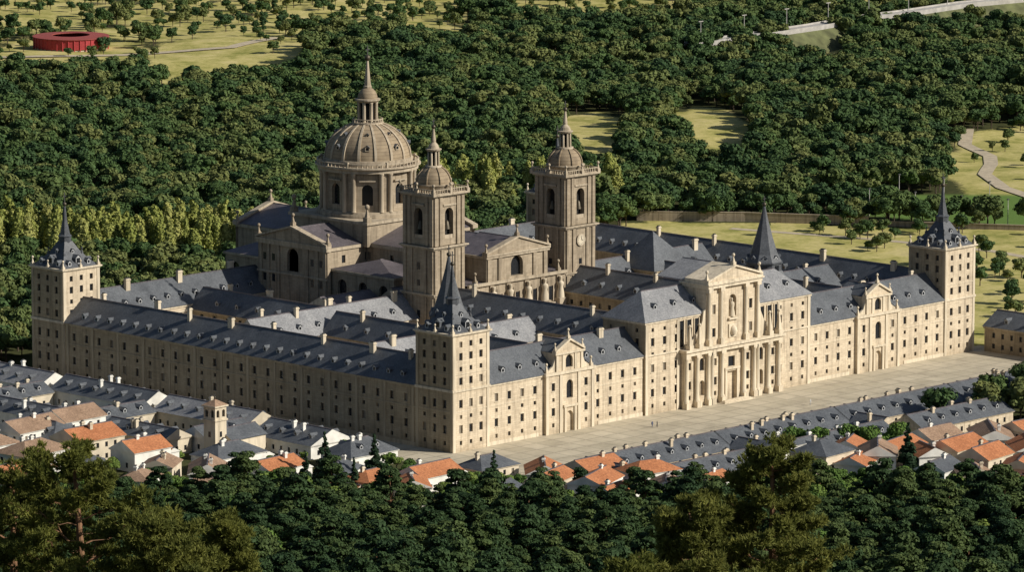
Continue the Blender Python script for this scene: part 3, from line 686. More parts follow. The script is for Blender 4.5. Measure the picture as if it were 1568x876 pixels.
ELL=[(1770,1950,60,88),(1760,1930,18,43),(1640,1900,152,225),(2035,2180,-222,-152),(2010,2178,-152,-84),(2230,2320,-10,50),(2170,2300,205,300),(1960,2030,-140,-128),(1560,1640,60,80),(2080,2170,115,140),(2190,2290,-260,-190)]
def nz2(x,y): return noise.noise(Vector((x*.013,y*.013,0)))+.5*noise.noise(Vector((x*.045,y*.045,5)))
def ell(D,S,n):
    v=0.
    for a,b,c,d in ELL:
        e=((D-(a+b)/2)/((b-a)/2))**2+((S-(c+d)/2)/((d-c)/2))**2
        if e<2.5: v=max(v,1-sst(.75,1.25,e+n*.4))
    return v
def dry(x,y):
    D,S=DS(x,y); n=nz2(x,y); v=0.
    if inpoly(x+6*n,y-6*n,MEADOW): v=1.
    v=max(v,ell(D,S,n))
    lim=2130 if S<-20 else 2225
    v=max(v,sst(lim-20,lim+80,D+n*150)*.85)
    return v
def density(x,y):
    if -75<x<224 and -60<y<178 and (x>-18 or y<205): return 0
    if inpoly(x,y,FIELD): return 0
    D,S=DS(x,y); n=nz2(x,y)
    if inpoly(x,y,MEADOW):
        if S>128 and D<1560: return .30 if n>-.05 else .06
        if x>325 and y<190: return .42 if n>.0 else .05
        return .0
    e=ell(D,S,n)
    if e>.5: return .14 if (D<1900 and S>150) else (.07 if D>2010 else 0)
    d=dry(x,y)
    return 1-d*.78
Ds=list(range(-1500,900,60))+list(range(900,1300,15))+list(np.arange(1300,2560,7))+[2600,2700,2900,3300,4000,5500,8000,12000,20000]
Ss=[-14000,-7000,-3500,-1800,-1000,-600]+list(np.arange(-400,401,8))+[600,1000,1800,3500,7000,14000]
vs=[];at=[]
for D in Ds:
    for S in Ss:
        x,y=V(D,S); vs.append((x,y,H(x,y)));
        if 1200<D<2600 and -450<S<450:
            at.append((dry(x,y),1. if inpoly(x,y,FIELD) else 0.,0))
        else: at.append((.6 if D>2400 else .15,0,.2))
nS=len(Ss); fs=[]
for i in range(len(Ds)-1):
    for j in range(nS-1): fs.append((i*nS+j,i*nS+j+1,(i+1)*nS+j+1,(i+1)*nS+j))
me=bpy.data.meshes.new('terrain'); me.from_pydata(vs,[],[f[::-1] for f in fs]); me.update()
ca=me.attributes.new('cover','FLOAT_VECTOR','POINT'); ca.data.foreach_set('vector',[c for a in at for c in a])
def terrmat():
    m,nt,b=newmat('ground'); a=nt.nodes.new('ShaderNodeAttribute'); a.attribute_name='cover'
    sp=nt.nodes.new('ShaderNodeSeparateXYZ'); nt.links.new(a.outputs['Vector'],sp.inputs[0])
    g=nt.nodes.new('ShaderNodeNewGeometry')
    n1=N(nt,'ShaderNodeTexNoise',i_Scale=.05,i_Detail=9.,i_Roughness=.75); nt.links.new(g.outputs['Position'],n1.inputs[0])
    n2=N(nt,'ShaderNodeTexNoise',i_Scale=.6,i_Detail=6.,i_Roughness=.7); nt.links.new(g.outputs['Position'],n2.inputs[0])
    floor=ramp(nt,n2.outputs[0],[(.3,(.035,.045,.02)),(.7,(.085,.085,.035))])
    dryc=ramp(nt,n1.outputs[0],[(.30,(.16,.19,.045)),(.42,(.34,.32,.10)),(.52,(.50,.44,.17)),(.64,(.60,.51,.24)),(.78,(.36,.29,.14))])
    v=ramp(nt,n2.outputs[0],[(.3,(.7,.72,.7)),(.7,(1.1,1.1,1.1))])
    dcol=mix(nt,dryc.outputs[0],v.outputs[0],.8,'MULTIPLY')
    ad=N(nt,'ShaderNodeMath',operation='MULTIPLY_ADD'); nt.links.new(n2.outputs[0],ad.inputs[0]); ad.inputs[1].default_value=.7; nt.links.new(sp.outputs[0],ad.inputs[2])
    rf=ramp(nt,ad.outputs[0],[(.72,(0,0,0)),(.95,(1,1,1))])
    col=mix(nt,floor.outputs[0],dcol,rf.outputs[0])
    gr=ramp(nt,n2.outputs[0],[(.3,(.10,.17,.04)),(.7,(.14,.22,.06))])
    col=mix(nt,col,gr.outputs[0],sp.outputs[1])
    nt.links.new(col,b.inputs['Base Color']); b.inputs['Roughness'].default_value=1.; b.inputs['Specular IOR Level'].default_value=.05
    return m
me.materials.append(terrmat())
o=bpy.data.objects.new('terrain',me); scene.collection.objects.link(o)
def plazamat():
    m,nt,b=newmat('plaza_granite'); g=nt.nodes.new('ShaderNodeNewGeometry')
    n1=N(nt,'ShaderNodeTexNoise',i_Scale=.12,i_Detail=9.,i_Roughness=.75); nt.links.new(g.outputs['Position'],n1.inputs[0])
    r=ramp(nt,n1.outputs[0],[(.3,(.36,.315,.235)),(.5,(.50,.44,.33)),(.7,(.60,.53,.40))])
    br=N(nt,'ShaderNodeTexBrick',i_Scale=1.,offset=0.); nt.links.new(g.outputs['Position'],br.inputs[0])
    br.inputs['Brick Width'].default_value=6.; br.inputs['Row Height'].default_value=6.; br.inputs['Mortar Size'].default_value=.3
    br.inputs['Color1'].default_value=(1,1,1,1); br.inputs['Color2'].default_value=(.84,.84,.82,1); br.inputs['Mortar'].default_value=(.66,.66,.66,1)
    col=mix(nt,r.outputs[0],br.outputs[0],.9,'MULTIPLY')
    nt.links.new(col,b.inputs['Base Color']); b.inputs['Roughness'].default_value=.9; return m
PLZ=plazamat()
mb=MB(); z=G+.02
mb.poly([(-16,-43,z),(215,-43,z),(215,4,z),(-16,4,z)],PLZ); mb.poly([(-16,4,z),(210,4,z),(210,166,z),(-16,166,z)],PLZ)
mb.obj('lonja_plaza')
mb=MB()
for i in range(33): 
    x=-14+i*6.8; mb.box(x,x+.5,-42.9,-42.4,G,G+1.3,TRIM)
mb.box(-16,208,-42.8,-42.5,G+.02,G+1.0,TRIM)
mb.obj('plaza_parapet_wall')
# ================================================================== TREES
def quads(C,Nn,size,asp=1.,r=rng):
    n=len(C); Nn=Nn/np.linalg.norm(Nn,axis=1,keepdims=True)
    t=r.normal(size=(n,3)); t-=Nn*(t*Nn).sum(1,keepdims=True); t/=np.linalg.norm(t,axis=1,keepdims=True)+1e-9
    b=np.cross(Nn,t); s=size[:,None]
    return np.stack([C-t*s-b*s*asp,C+t*s*.9-b*s*asp*.8,C+t*s+b*s*asp,C-t*s*.8+b*s*asp*.9],1).reshape(-1,3)
def icos(c,r,seed):
    vs=[];fs=[];n1,n2=6,8
    for i in range(n1+1):
        for j in range(n2):
            th=math.pi*i/n1; ph=2*math.pi*j/n2; k=1+.15*noise.noise(Vector((i*1.3+seed,j*1.1,seed)))
            vs.append((c[0]+r[0]*k*math.sin(th)*math.cos(ph),c[1]+r[1]*k*math.sin(th)*math.sin(ph),c[2]+r[2]*k*math.cos(th)))
    for i in range(n1):
        for j in range(n2): fs.append((i*n2+j,(i+1)*n2+j,(i+1)*n2+(j+1)%n2,i*n2+(j+1)%n2))
    return vs,fs
def tube(v,f,P,R,n=6):
    b=len(v)
    for (p,r) in zip(P,R):
        for i in range(n):
            a=2*math.pi*i/n; v.append((p[0]+r*math.cos(a),p[1]+r*math.sin(a),p[2]+(0)))
    for j in range(len(P)-1):
        for i in range(n): f.append((b+j*n+i,b+j*n+(i+1)%n,b+(j+1)*n+(i+1)%n,b+(j+1)*n+i))
def tree_mesh(name,lobes,nleaf,lsize,leaf,bark,trunkH,tr,core=.78,limbs=True,jit=.4):
    v=[];f=[];m=[]
    top=max(l[0][2] for l in lobes)
    tube(v,f,[(0,0,-1),(.1,.05,trunkH*.5),(.05,.15,trunkH),(0,0,top)],[tr*1.3,tr,tr*.75,tr*.2])
    if limbs:
        for c,r in lobes[:6]: tube(v,f,[(0,0,trunkH*.7),(c[0]*.55,c[1]*.55,(trunkH*.7+c[2])*.5),c],[tr*.5,tr*.35,tr*.12],5)
    m=[0]*len(f)
    if core:
        for k,(c,r) in enumerate(lobes):
            a,b=icos(c,tuple(x*core for x in r),k*3.1); o=len(v); v+=a; f+=[tuple(i+o for i in q) for q in b]; m+=[1]*len(b)
    vol=np.array([r[0]*r[2] for c,r in lobes]); k=rng.choice(len(lobes),nleaf,p=vol/vol.sum())
    c=np.array([l[0] for l in lobes])[k]; r=np.array([l[1] for l in lobes])[k]
    d=rng.normal(size=(nleaf,3)); d/=np.linalg.norm(d,axis=1,keepdims=True); d[:,2]=np.where(d[:,2]<-.45,-d[:,2],d[:,2])
    P=c+d*r*rng.uniform(.78,1.12,(nleaf,1)); nn=d/r*r.mean(1,keepdims=True)+rng.normal(size=(nleaf,3))*jit
    Q=quads(P,nn,lsize*rng.uniform(.5,1.3,nleaf)); o=len(v); v+=[tuple(q) for q in Q]; f+=[(o+4*i,o+4*i+1,o+4*i+2,o+4*i+3) for i in range(nleaf)]; m+=[1]*nleaf
    me=bpy.data.meshes.new(name); me.from_pydata(v,[],f); me.materials.append(bark); me.materials.append(leaf); me.polygons.foreach_set('material_index',m); me.update()
    return bpy.data.objects.new(name,me)
U=random.uniform
def broad(name,n,ls,leaf,hh=8.5,w=3.8,nl=9,squash=.8,**k):
    lobes=[((0,0,hh*.68),(w*.6,w*.6,w*.55))]
    for i in range(nl):
        a=2*math.pi*i/nl+U(-.4,.4); rr=w*U(.35,.68); s=w*U(.28,.46)
        lobes.append(((rr*math.cos(a),rr*math.sin(a),hh*U(.46,.84)),(s,s,s*squash)))
    return tree_mesh(name,lobes,n,ls,leaf,BARK,hh*.4,.22,**k)
def poplar(name,n,leaf,hh=17,w=2.4):
    lobes=[]
    for i in range(12):
        z=hh*(.2+.74*i/11); s=w*(math.sin(math.pi*(.22+.7*i/11))**.7)*U(.65,1.)
        lobes.append(((U(-.6,.6),U(-.6,.6),z),(s,s,s*1.15)))
    return tree_mesh(name,lobes,n,.28,leaf,BARK,hh*.3,.22,jit=.5)
def pine(name,n,leaf,hh=12,w=3.8):
    lobes=[]
    for i in range(17):
        a=i*2.4; t=i/16; rr=w*(.8-.62*t)*U(.6,1.15); s=w*U(.17,.30)
        lobes.append(((rr*math.cos(a),rr*math.sin(a),hh*(.46+.48*t)+U(-.5,.5)),(s*1.3,s*1.3,s*.6)))
    return tree_mesh(name,lobes,n,.22,leaf,PBARK,hh*.6,.24,core=.6,jit=.5)
def fir(name,n,leaf,hh=12,w=2.6):
    lobes=[]
    for i in range(16):
        t=i/15
        for k in range(max(1,int(6*(1-t)))):
            a=U(0,6.28); rr=w*(1-t)*.62; s=w*(1-t)*.38+.25
            lobes.append(((rr*math.cos(a),rr*math.sin(a),hh*(.1+.86*t)),(s,s,.5)))
    return tree_mesh(name,lobes,n,.26,leaf,BARK,hh*.5,.2,core=.85,limbs=False)
def coll(name,objs):
    c=bpy.data.collections.new(name)
    for o in objs: c.objects.link(o)
    return c
C_OAK=coll('oak_kinds',[broad('oak_%d'%i,700,.33,L_OAK,U(7.5,10),U(3.4,4.7)) for i in range(8)])
C_POP=coll('poplar_kinds',[poplar('poplar_%d'%i,1200,L_POP,U(15,18.5),U(2.2,2.9)) for i in range(5)])
C_PIN=coll('pine_kinds',[pine('pine_%d'%i,2900,L_PINE,U(11.5,14),U(3.8,4.9)) for i in range(6)]+[broad('z_pinewood_broadleaf_%d'%i,2200,.22,L_BRT,U(8,10),U(3,3.8)) for i in range(2)])
C_BRT=coll('garden_kinds',[broad('leafy_%d'%i,1900,.21,L_BRT,U(6,8.5),U(2.6,3.8)) for i in range(4)])
def scatter(name,pts,col):
    me=bpy.data.meshes.new(name); me.from_pydata([p[:3] for p in pts],[],[])
    for nm,ty,ix in (('sc','FLOAT',3),('rz','FLOAT',4)):
        a=me.attributes.new(nm,ty,'POINT'); a.data.foreach_set('value',[p[ix] for p in pts])
    a=me.attributes.new('kind','INT','POINT'); a.data.foreach_set('value',[int(p[5]) for p in pts])
    o=bpy.data.objects.new(name,me); scene.collection.objects.link(o)
    ng=bpy.data.node_groups.new(name+'_gn','GeometryNodeTree')
    ng.interface.new_socket('Geometry',in_out='INPUT',socket_type='NodeSocketGeometry'); ng.interface.new_socket('Geometry',in_out='OUTPUT',socket_type='NodeSocketGeometry')
    gi=ng.nodes.new('NodeGroupInput'); go=ng.nodes.new('NodeGroupOutput'); ip=ng.nodes.new('GeometryNodeInstanceOnPoints')
    ci=ng.nodes.new('GeometryNodeCollectionInfo'); ci.inputs['Collection'].default_value=col; ci.inputs['Separate Children'].default_value=True; ci.inputs['Reset Children'].default_value=True
    def na(n,t):
        q=ng.nodes.new('GeometryNodeInputNamedAttribute'); q.data_type=t; q.inputs[0].default_value=n; return q.outputs[0]
    cx=ng.nodes.new('ShaderNodeCombineXYZ'); ng.links.new(na('rz','FLOAT'),cx.inputs[2])
    ng.links.new(gi.outputs[0],ip.inputs['Points']); ng.links.new(ci.outputs[0],ip.inputs['Instance']); ip.inputs['Pick Instance'].default_value=True
    ng.links.new(na('kind','INT'),ip.inputs['Instance Index']); ng.links.new(cx.outputs[0],ip.inputs['Rotation']); ng.links.new(na('sc','FLOAT'),ip.inputs['Scale'])
    ng.links.new(ip.outputs[0],go.inputs[0])
    md=o.modifiers.new('scatter','NODES'); md.node_group=ng
    return o
pts=[];st=6.3
D=1300
while D<2540:
    hwS=.125*D+60; S=-hwS
    while S<hwS:
        d,s=D+U(-3.1,3.1),S+U(-3.1,3.1); x,y=V(d,s)
        if random.random()<density(x,y) :
            dd=dry(x,y); big=.16*noise.noise(Vector((x*.01,y*.01,9)))
            sc=(U(.62,1.3)+big+(.22 if random.random()<.08 else 0))*(1-.42*dd)
            pts.append((x,y,H(x,y)-.4,sc,U(0,6.28),random.randrange(8)))
        S+=st
    D+=st
scatter('oak_forest',pts,C_OAK)
pts=[]
def band(P0,P1,wd,n,lo=.85,hi=1.1,k=5):
    for i in range(n):
        t=random.random(); x=P0[0]+(P1[0]-P0[0])*t+U(-wd,wd); y=P0[1]+(P1[1]-P0[1])*t+U(-wd,wd)
        pts.append((x,y,H(x,y)-.2,U(lo,hi),U(0,6.28),random.randrange(k)))
band((98,335),(182,244),11,230,.8,1.15); band((298,320),(336,262),9,60,.75,1.05); band((250,300),(300,262),9,20,.5,.8)
scatter('poplar_grove',pts,C_POP)
pts=[];st=6.2; D=930
while D<1194:
    S=-150
    while S<150:
        d,s=D+U(-2.9,2.9),S+U(-2.9,2.9); x,y=V(d,s)
        if random.random()<(.93 if D<1168 else .5):
            n=noise.noise(Vector((x*.03,y*.03,4)))
            big=U(.62,1.08)+.3*n+(.3 if random.random()<.10 else 0)
            if D>1170: big*=.85
            k=random.randrange(6) if random.random()<(.94 if n<.15 else .75) else 6+random.randrange(2)
            pts.append((x,y,H(x,y)-.3,big,U(0,6.28),k))
        S+=st
    D+=st
scatter('pine_forest',pts,C_PIN)
# ================================================================== VILLAGE
OCC=[]
def house(cx,cy,w,d,h,rz,wallm,rm,hip=False,z0=G,name='town_house',chim=1,dorm=False,rise=None):
    mb=MB(); x0,x1,y0,y1=-w/2,w/2,-d/2,d/2; ov=.45
    rows=[(z+.9,1.3,.9) for z in np.arange(0,h-2.2,2.9)]
    for f,L in ((F(x0,y0,1,0),w),(F(x1,y1,-1,0),w),(F(x0,y1,0,-1),d),(F(x1,y0,0,1),d)): wall(mb,f,0,L,-.5,h,rows,2.9,wallm,d=.2)
    ax='x' if w>=d else 'y'; m=min(w,d)/2; rise=rise or m*U(.45,.6)
    roof(mb,x0,x1,y0,y1,h,h+rise,ax,rm,(m,m) if hip else (0,0),wallm,ov)
    mb.box(x0-.3,x1+.3,y0-.3,y1+.3,h-.22,h-.03,wallm)
    for i in range(chim): 
        px,py=U(x0*.6,x1*.6),U(y0*.3,y1*.3); chimney(mb,px,py,h+.2,h+rise+.9,.9,.7,wallm)
    if dorm:
        k=int(max(w,d)//5.5)
        for i in range(k):
            t=(i-(k-1)/2)*5.5
            for s in (-1,1):
                if ax=='x': dormer(mb,t,s*(m+ov)*.62,h+rise*.38-.1,0,s,1.1,.9,1.7)
                else: dormer(mb,s*(m+ov)*.62,t,h+rise*.38-.1,s,0,1.1,.9,1.7)
    if name=='town_house' and random.random()<.6:   # lower annex
        s=random.choice([-1,1]); a,b=w/2*s,(w/2+4)*s; xa,xb=min(a,b),max(a,b)
        for f,L in ((F(xa,-d*.35,1,0),4),(F(xb,d*.35,-1,0),4),(F(xa,d*.35,0,-1),d*.7),(F(xb,-d*.35,0,1),d*.7)): wall(mb,f,0,L,-.5,h*.62,[(.8,1.2,.9)],2.6,wallm,d=.2)
        roof(mb,xa,xb,-d*.35,d*.35,h*.62,h*.62+1.2,'y',rm,(0,0),wallm,.3)
    o=mb.obj(name,None,(cx,cy,z0),rz); OCC.append((cx,cy,math.hypot(w,d)/2)); return o
for (x,y,w,d,h,hip) in [(-22,64,12,34,4.2,0),(-22,104,12,36,4.4,0),(-22,146,12,38,4.2,0),(-23,190,13,34,4.6,0),
    (-36,48,16,9,4,0),(-38,84,18,9,4,0),(-38,124,18,9,4,0),(-38,165,18,9,4.2,0),(-50,60,10,24,4.2,0),(-52,104,10,30,4.4,0),(-53,146,11,32,4.2,0),(-54,186,11,30,4.4,0),
    (-24,30,14,22,3.6,0),(-66,80,12,20,3.8,1),(-67,120,12,24,3.8,0),(-26,7,16,11,3.4,1)]:
    house(x,y,w,d,h,U(-.02,.02),random.choice([WHITE,WHITE,CREAM]),random.choice([SLATE,SLATE,SLATE_W]),bool(hip),name='slate_roofed_house',chim=3,dorm=True,rise=3.4 if min(w,d)>10 else 2.6)
x=-4; kk=0
while x<200:
    w=46; w2=min(w,207-x); house(x+w2/2,-50.5,w2-.3,13,3.0,0,STONE,SLATE,False,name='service_house',chim=6,dorm=True,rise=3.6)
    if kk in(0,1,2): house(x+w/2,-71,w-10,11,3.4,U(-.03,.03),random.choice([WHITE,STONE]),SLATE,False,name='service_house',chim=4,dorm=True,rise=3.2)
    house(x+3,-61,8,9,3.2,0,STONE,SLATE,False,name='service_house',chim=1,rise=2.4); x+=w; kk+=1
def vil(D,S,w,d,h,rz,wm,rm,hip=False,**k):
    x,y=V(D,S); house(x,y,w,d,h,rz,wm,rm,hip,z0=H(x,y),**k)
for i,(D,S,w,d,h,r) in enumerate([(1208,-34,12,9,4,.1),(1214,-20,14,9,4,.05),(1200,-24,10,8,4,.9),(1195,20,14,9,6,.4),(1208,33,13,9,6,-.2),(1194,37,10,8,5,.7),(1218,20,13,9,5,0),(1190,8,10,8,3.6,1.2),
      (1228,-6,13,9,3,0),(1222,8,12,9,3,.8),(1200,48,9,8,5,.2),(1196,-2,9,8,3.2,.4),(1222,-42,12,8,3,.5),(1204,10,10,8,5,.3),(1184,24,9,8,5,.2)]):
    vil(D,S,w,d,h,r,random.choice([WHITE,CREAM,WHITE]),TILE if i not in (5,7,8,11,12) else (SLATE if i!=5 else TILE2),i%4==0,chim=1)
for i,(D,S,w,d,h,r) in enumerate([(1232,-118,16,11,6,.1),(1250,-106,15,11,6,0),(1262,-122,16,10,6,.1),(1222,-104,12,9,4.5,.9),(1240,-92,12,9,5,0),(1225,-86,10,8,4,.6),(1246,-130,12,9,5,0),(1215,-122,12,9,4,.1),(1218,-74,14,9,4,.8),(1236,-70,16,10,4.5,0),(1222,-58,13,9,4,.1),(1276,-112,14,10,6,.05),(1208,-90,10,8,4,.5)]):
    vil(D,S,w,d,h,r,random.choice([WHITE,CREAM]),[TILE2,TILE,TILE2,SLATE,TILE,TILE2][i%6],i%3==0,chim=2)
for i,(D,S,w,d,h,r) in enumerate([(1226,76,12,11,7,.1),(1240,66,10,9,6,0),(1230,90,12,9,6,.7),(1243,96,13,9,5,.2),(1238,110,14,10,6,.1),(1252,120,15,10,6,.8),(1226,116,12,9,6,.15),(1236,128,12,9,6,.9),(1256,106,12,9,5,0),(1262,130,12,9,6,0),(1214,124,12,9,6,.5),(1266,142,13,9,6,0),(1215,104,10,8,5,.2),(1222,84,9,8,5,.4),(1246,134,10,8,7,.3),(1228,102,9,8,6,1.1),(1244,84,9,7,5,.5),(1208,112,10,8,5,.9)]):
    vil(D,S,w,d,h,r,random.choice([WHITE,WHITE,CREAM]),SLATE if i in(0,1,12) else [TILE,TILE,TILE2][i%3],i in(0,1),chim=1)
mb=MB(); h=2.0
for k,f in enumerate((F(-h,-h,1,0),F(h,h,-1,0),F(-h,h,0,-1),F(h,-h,0,1))):
    fq(mb,f,0,4,0,10.5,0,TRIM); arch(mb,f,0,2,10.5,13.6,1.0,1.0,11,12.4,TRIM,.5,0,VOID); arch(mb,f,2,4,10.5,13.6,3.0,1.0,11,12.4,TRIM,.5,0,VOID)
    fbox(mb,f,1.6,2.4,.01,.03,6,7.4,GLASS)
mb.box(-2.3,2.3,-2.3,2.3,10.1,10.45,TRIM); mb.box(-2.4,2.4,-2.4,2.4,13.6,14.0,TRIM)
mb.lathe(0,0,[(3.3,14.0),(.1,15.4)],4,TILE2,False,math.pi/4)
mb.box(2,14,-4,4,0,5,TRIM); roof(mb,2,14,-4,4,5,7.6,'x',SLATE,(0,0),TRIM,.4)
ballcross(mb,0,0,15.8,.35)
mb.obj('village_church_tower',None,(-47,37,G),0.05); OCC.append((-42,37,9))
pts=[]
def free(x,y,r=2.5): return all(math.hypot(x-a,y-b)>c*.8+r for a,b,c in OCC)
for i in range(1700):
    D,S=U(1172,1262),U(-150,160); x,y=V(D,S)
    if (x>-18 and y>-43) : continue
    if -80<y<-43 and x>-6: continue
    if free(x,y): pts.append((x,y,H(x,y)-.2,U(.5,.9)*(1 if D<1225 else .7),U(0,6.28),random.randrange(4)))
pts=pts[:430]
for i in range(150):
    D,S=U(1182,1215),U(48,150); x,y=V(D,S)
    if not(-80<y<-43 and x>-6) and free(x,y,1.5): pts.append((x,y,H(x,y)-.2,U(.7,1.0),U(0,6.28),random.randrange(4)))
for D,S in [(1256,84),(1254,90),(1250,76),(1258,97),(1252,70)]:
    x,y=V(D,S); pts.append((x,y,G,1.1,U(0,6),random.randrange(4)))
scatter('village_trees',pts,C_BRT)
for D,S,s in [(1218,-45.6,1.1),(1218,-33.5,1.05),(1210,-4.3,.85),(1224,97,1.2),(1196,20,.6),(1199,43,.7),(1212,-50,.8),(1205,-108,.9),(1204,-38,.8),(1186,28,.8)]:
    o=fir('fir_tree',1900,L_FIR,12,2.7); scene.collection.objects.link(o); x,y=V(D,S); o.location=(x,y,H(x,y)); o.scale=(s,s,s); o.rotation_euler[2]=U(0,6)
# ================================================================== BIG FOREGROUND PINES
def big_pine(D,S,ht,w,seed,ntuft=7500):
    r=np.random.default_rng(seed); R=random.Random(seed)
    v=[];f=[]
    lean=(R.uniform(-.8,.8),R.uniform(-.8,.8))
    tk=[(0,0,-2),(lean[0]*.3,lean[1]*.3,ht*.4),(lean[0]*.6,lean[1]*.6,ht*.7),(lean[0],lean[1],ht*.97)]
    tube(v,f,tk,[.38,.3,.2,.05],10)
    ends=[]
    nb=30
    for i in range(nb):
        t=.38+.58*i/nb; a=i*2.39+R.uniform(-.4,.4); L=w*(1.05-.75*((t-.38)/.62)**1.3)*R.uniform(.6,1.1)
        bx,by=lean[0]*t,lean[1]*t; z=ht*t
        P=[(bx,by,z)]
        for k in range(1,6):
            q=k/5; P.append((bx+math.cos(a)*L*q+R.uniform(-.25,.25),by+math.sin(a)*L*q+R.uniform(-.25,.25),z+L*q*(.1+.25*q)+R.uniform(-.15,.15)))
        tube(v,f,P,[.13*(1-q*.16) for q in range(6)],5)
        for k in range(2,6):
            for j in range(3):
                a2=a+R.uniform(-1.2,1.2); l=L*R.uniform(.15,.35); e=(P[k][0]+math.cos(a2)*l,P[k][1]+math.sin(a2)*l,P[k][2]+R.uniform(.0,.6))
                tube(v,f,[P[k],e],[.05,.02],4); ends.append((e,R.uniform(.42,.8)))
        ends.append((P[5],.7))
    ends.append(((lean[0],lean[1],ht),.7))
    nbk=len(f); E=np.array([e[0] for e in ends]); s=np.array([e[1] for e in ends])
    k=r.integers(0,len(E),ntuft); d=r.normal(size=(ntuft,3)); d/=np.linalg.norm(d,axis=1,keepdims=True)
    C=E[k]+d*(s[k]*r.uniform(.2,1.,ntuft))[:,None]*np.array([1,1,.5])
    nbld=8; CC=np.repeat(C,nbld,0); dd=r.normal(size=(len(CC),3))*.8+np.array([0,0,.8])+np.repeat(d,nbld,0)*.7; dd/=np.linalg.norm(dd,axis=1,keepdims=True)
    side=np.cross(dd,r.normal(size=dd.shape)); side/=np.linalg.norm(side,axis=1,keepdims=True)
    ln=r.uniform(.22,.4,len(CC))[:,None]; wd=.055
    T=np.stack([CC-side*wd,CC+side*wd,CC+dd*ln],1).reshape(-1,3)
    o=len(v); v+=[tuple(t) for t in T]; f+=[(o+3*i,o+3*i+1,o+3*i+2) for i in range(len(CC))]
    me=bpy.data.meshes.new('pine_tree'); me.from_pydata(v,[],f); me.materials.append(PBARK); me.materials.append(L_FG)
    me.polygons.foreach_set('material_index',[0]*nbk+[1]*len(CC)); me.update()
    ob=bpy.data.objects.new('pine_tree',me); scene.collection.objects.link(ob); x,y=V(D,S); ob.location=(x,y,H(x,y)); return ob
for D,S,zt,w,sd in [(300,-25.5,188.3,4.6,1),(305,-30.5,186,4.2,2),(296,-20.5,184.8,3.8,3),(310,-18.0,182.0,2.6,4),(300,15.8,188.6,3.4,5),(298,11.2,185.4,4.2,6),(294,7.6,182.2,3.0,8)]:
    x,y=V(D,S); big_pine(D,S,zt-H(x,y),w,sd)
# ================================================================== BACKGROUND STRUCTURES
def resample(P,st=6):
    Q=[]
    for i in range(len(P)-1):
        n=max(1,int(math.hypot(P[i+1][0]-P[i][0],P[i+1][1]-P[i][1])/st))
        for k in range(n): Q.append((P[i][0]+(P[i+1][0]-P[i][0])*k/n,P[i][1]+(P[i+1][1]-P[i][1])*k/n))
    Q.append(P[-1]); return Q
def ribbon(name,P,w,mat,dz=.3,drop=0,sidem=None):
    mb=MB(); Q=resample(P); E=[]
    for i,q in enumerate(Q):
        a=Q[max(0,i-1)];b=Q[min(len(Q)-1,i+1)]; dx,dy=b[0]-a[0],b[1]-a[1]; l=math.hypot(dx,dy); nx,ny=-dy/l*w/2,dx/l*w/2
        z=H(q[0],q[1])+dz if not drop else G+dz
        E.append(((q[0]+nx,q[1]+ny,z),(q[0]-nx,q[1]-ny,z),(nx*3.5,ny*3.5)))
    for i in range(len(E)-1):
        mb.poly([E[i][1],E[i+1][1],E[i+1][0],E[i][0]],mat)
        if drop:
            for s in (0,1):
                a,b=E[i][s],E[i+1][s]; sg=1 if s==0 else -1
                mb.poly([a,b,(b[0],b[1],b[2]-1.3),(a[0],a[1],a[2]-1.3)],sidem)
                mb.poly([(a[0],a[1],a[2]+.7),(b[0],b[1],b[2]+.7),b,a],sidem)
                na,nb_=E[i][2],E[i+1][2]
                mb.poly([(a[0],a[1],a[2]-1.3),(b[0],b[1],b[2]-1.3),(b[0]+sg*nb_[0],b[1]+sg*nb_[1],b[2]-drop),(a[0]+sg*na[0],a[1]+sg*na[1],a[2]-drop)],BANK)
    return mb.obj(name)
ribbon('elevated_road',[V(2085,74),V(2105,91),V(2128,110),V(2150,128),V(2182,150),V(2205,172),V(2240,200),V(2280,250),V(2330,330)],8,CONC,8.5,14,CONC)
ribbon('dirt_road',[V(1885,170),V(1850,166),V(1815,172),V(1790,170),V(1760,165),V(1725,168),V(1690,180)],5,DIRT)
ribbon('dirt_road',[V(2168,-100),V(2130,-118),V(2120,-150),V(2105,-180),V(2100,-225)],6,DIRT)
ribbon('dirt_road',[(330,20),(345,60),(352,110),(345,150),(330,200)],3.5,DIRT,.08)
def gwall(name,P,h,mat,t=.5):
    mb=MB()
    for (a,b) in zip(P[:-1],P[1:]):
        L=math.hypot(b[0]-a[0],b[1]-a[1]); ux,uy=(b[0]-a[0])/L,(b[1]-a[1])/L; f=F(a[0],a[1],ux,uy); z=H(*a)
        fbox(mb,f,0,L,0,t,z-1,z+h,mat); fbox(mb,f,0,L,-.1,t+.1,z+h,z+h+.2,TRIM2)
    return mb.obj(name)
gwall('garden_wall',[(322,234),(345,207),(366,172)],3,STONE2)
gwall('garden_wall',[(60,176),(150,178),(170,215)],2.6,STONE)
gwall('garden_wall',[(366,172),(396,125),(420,62)],1.6,STONE2)
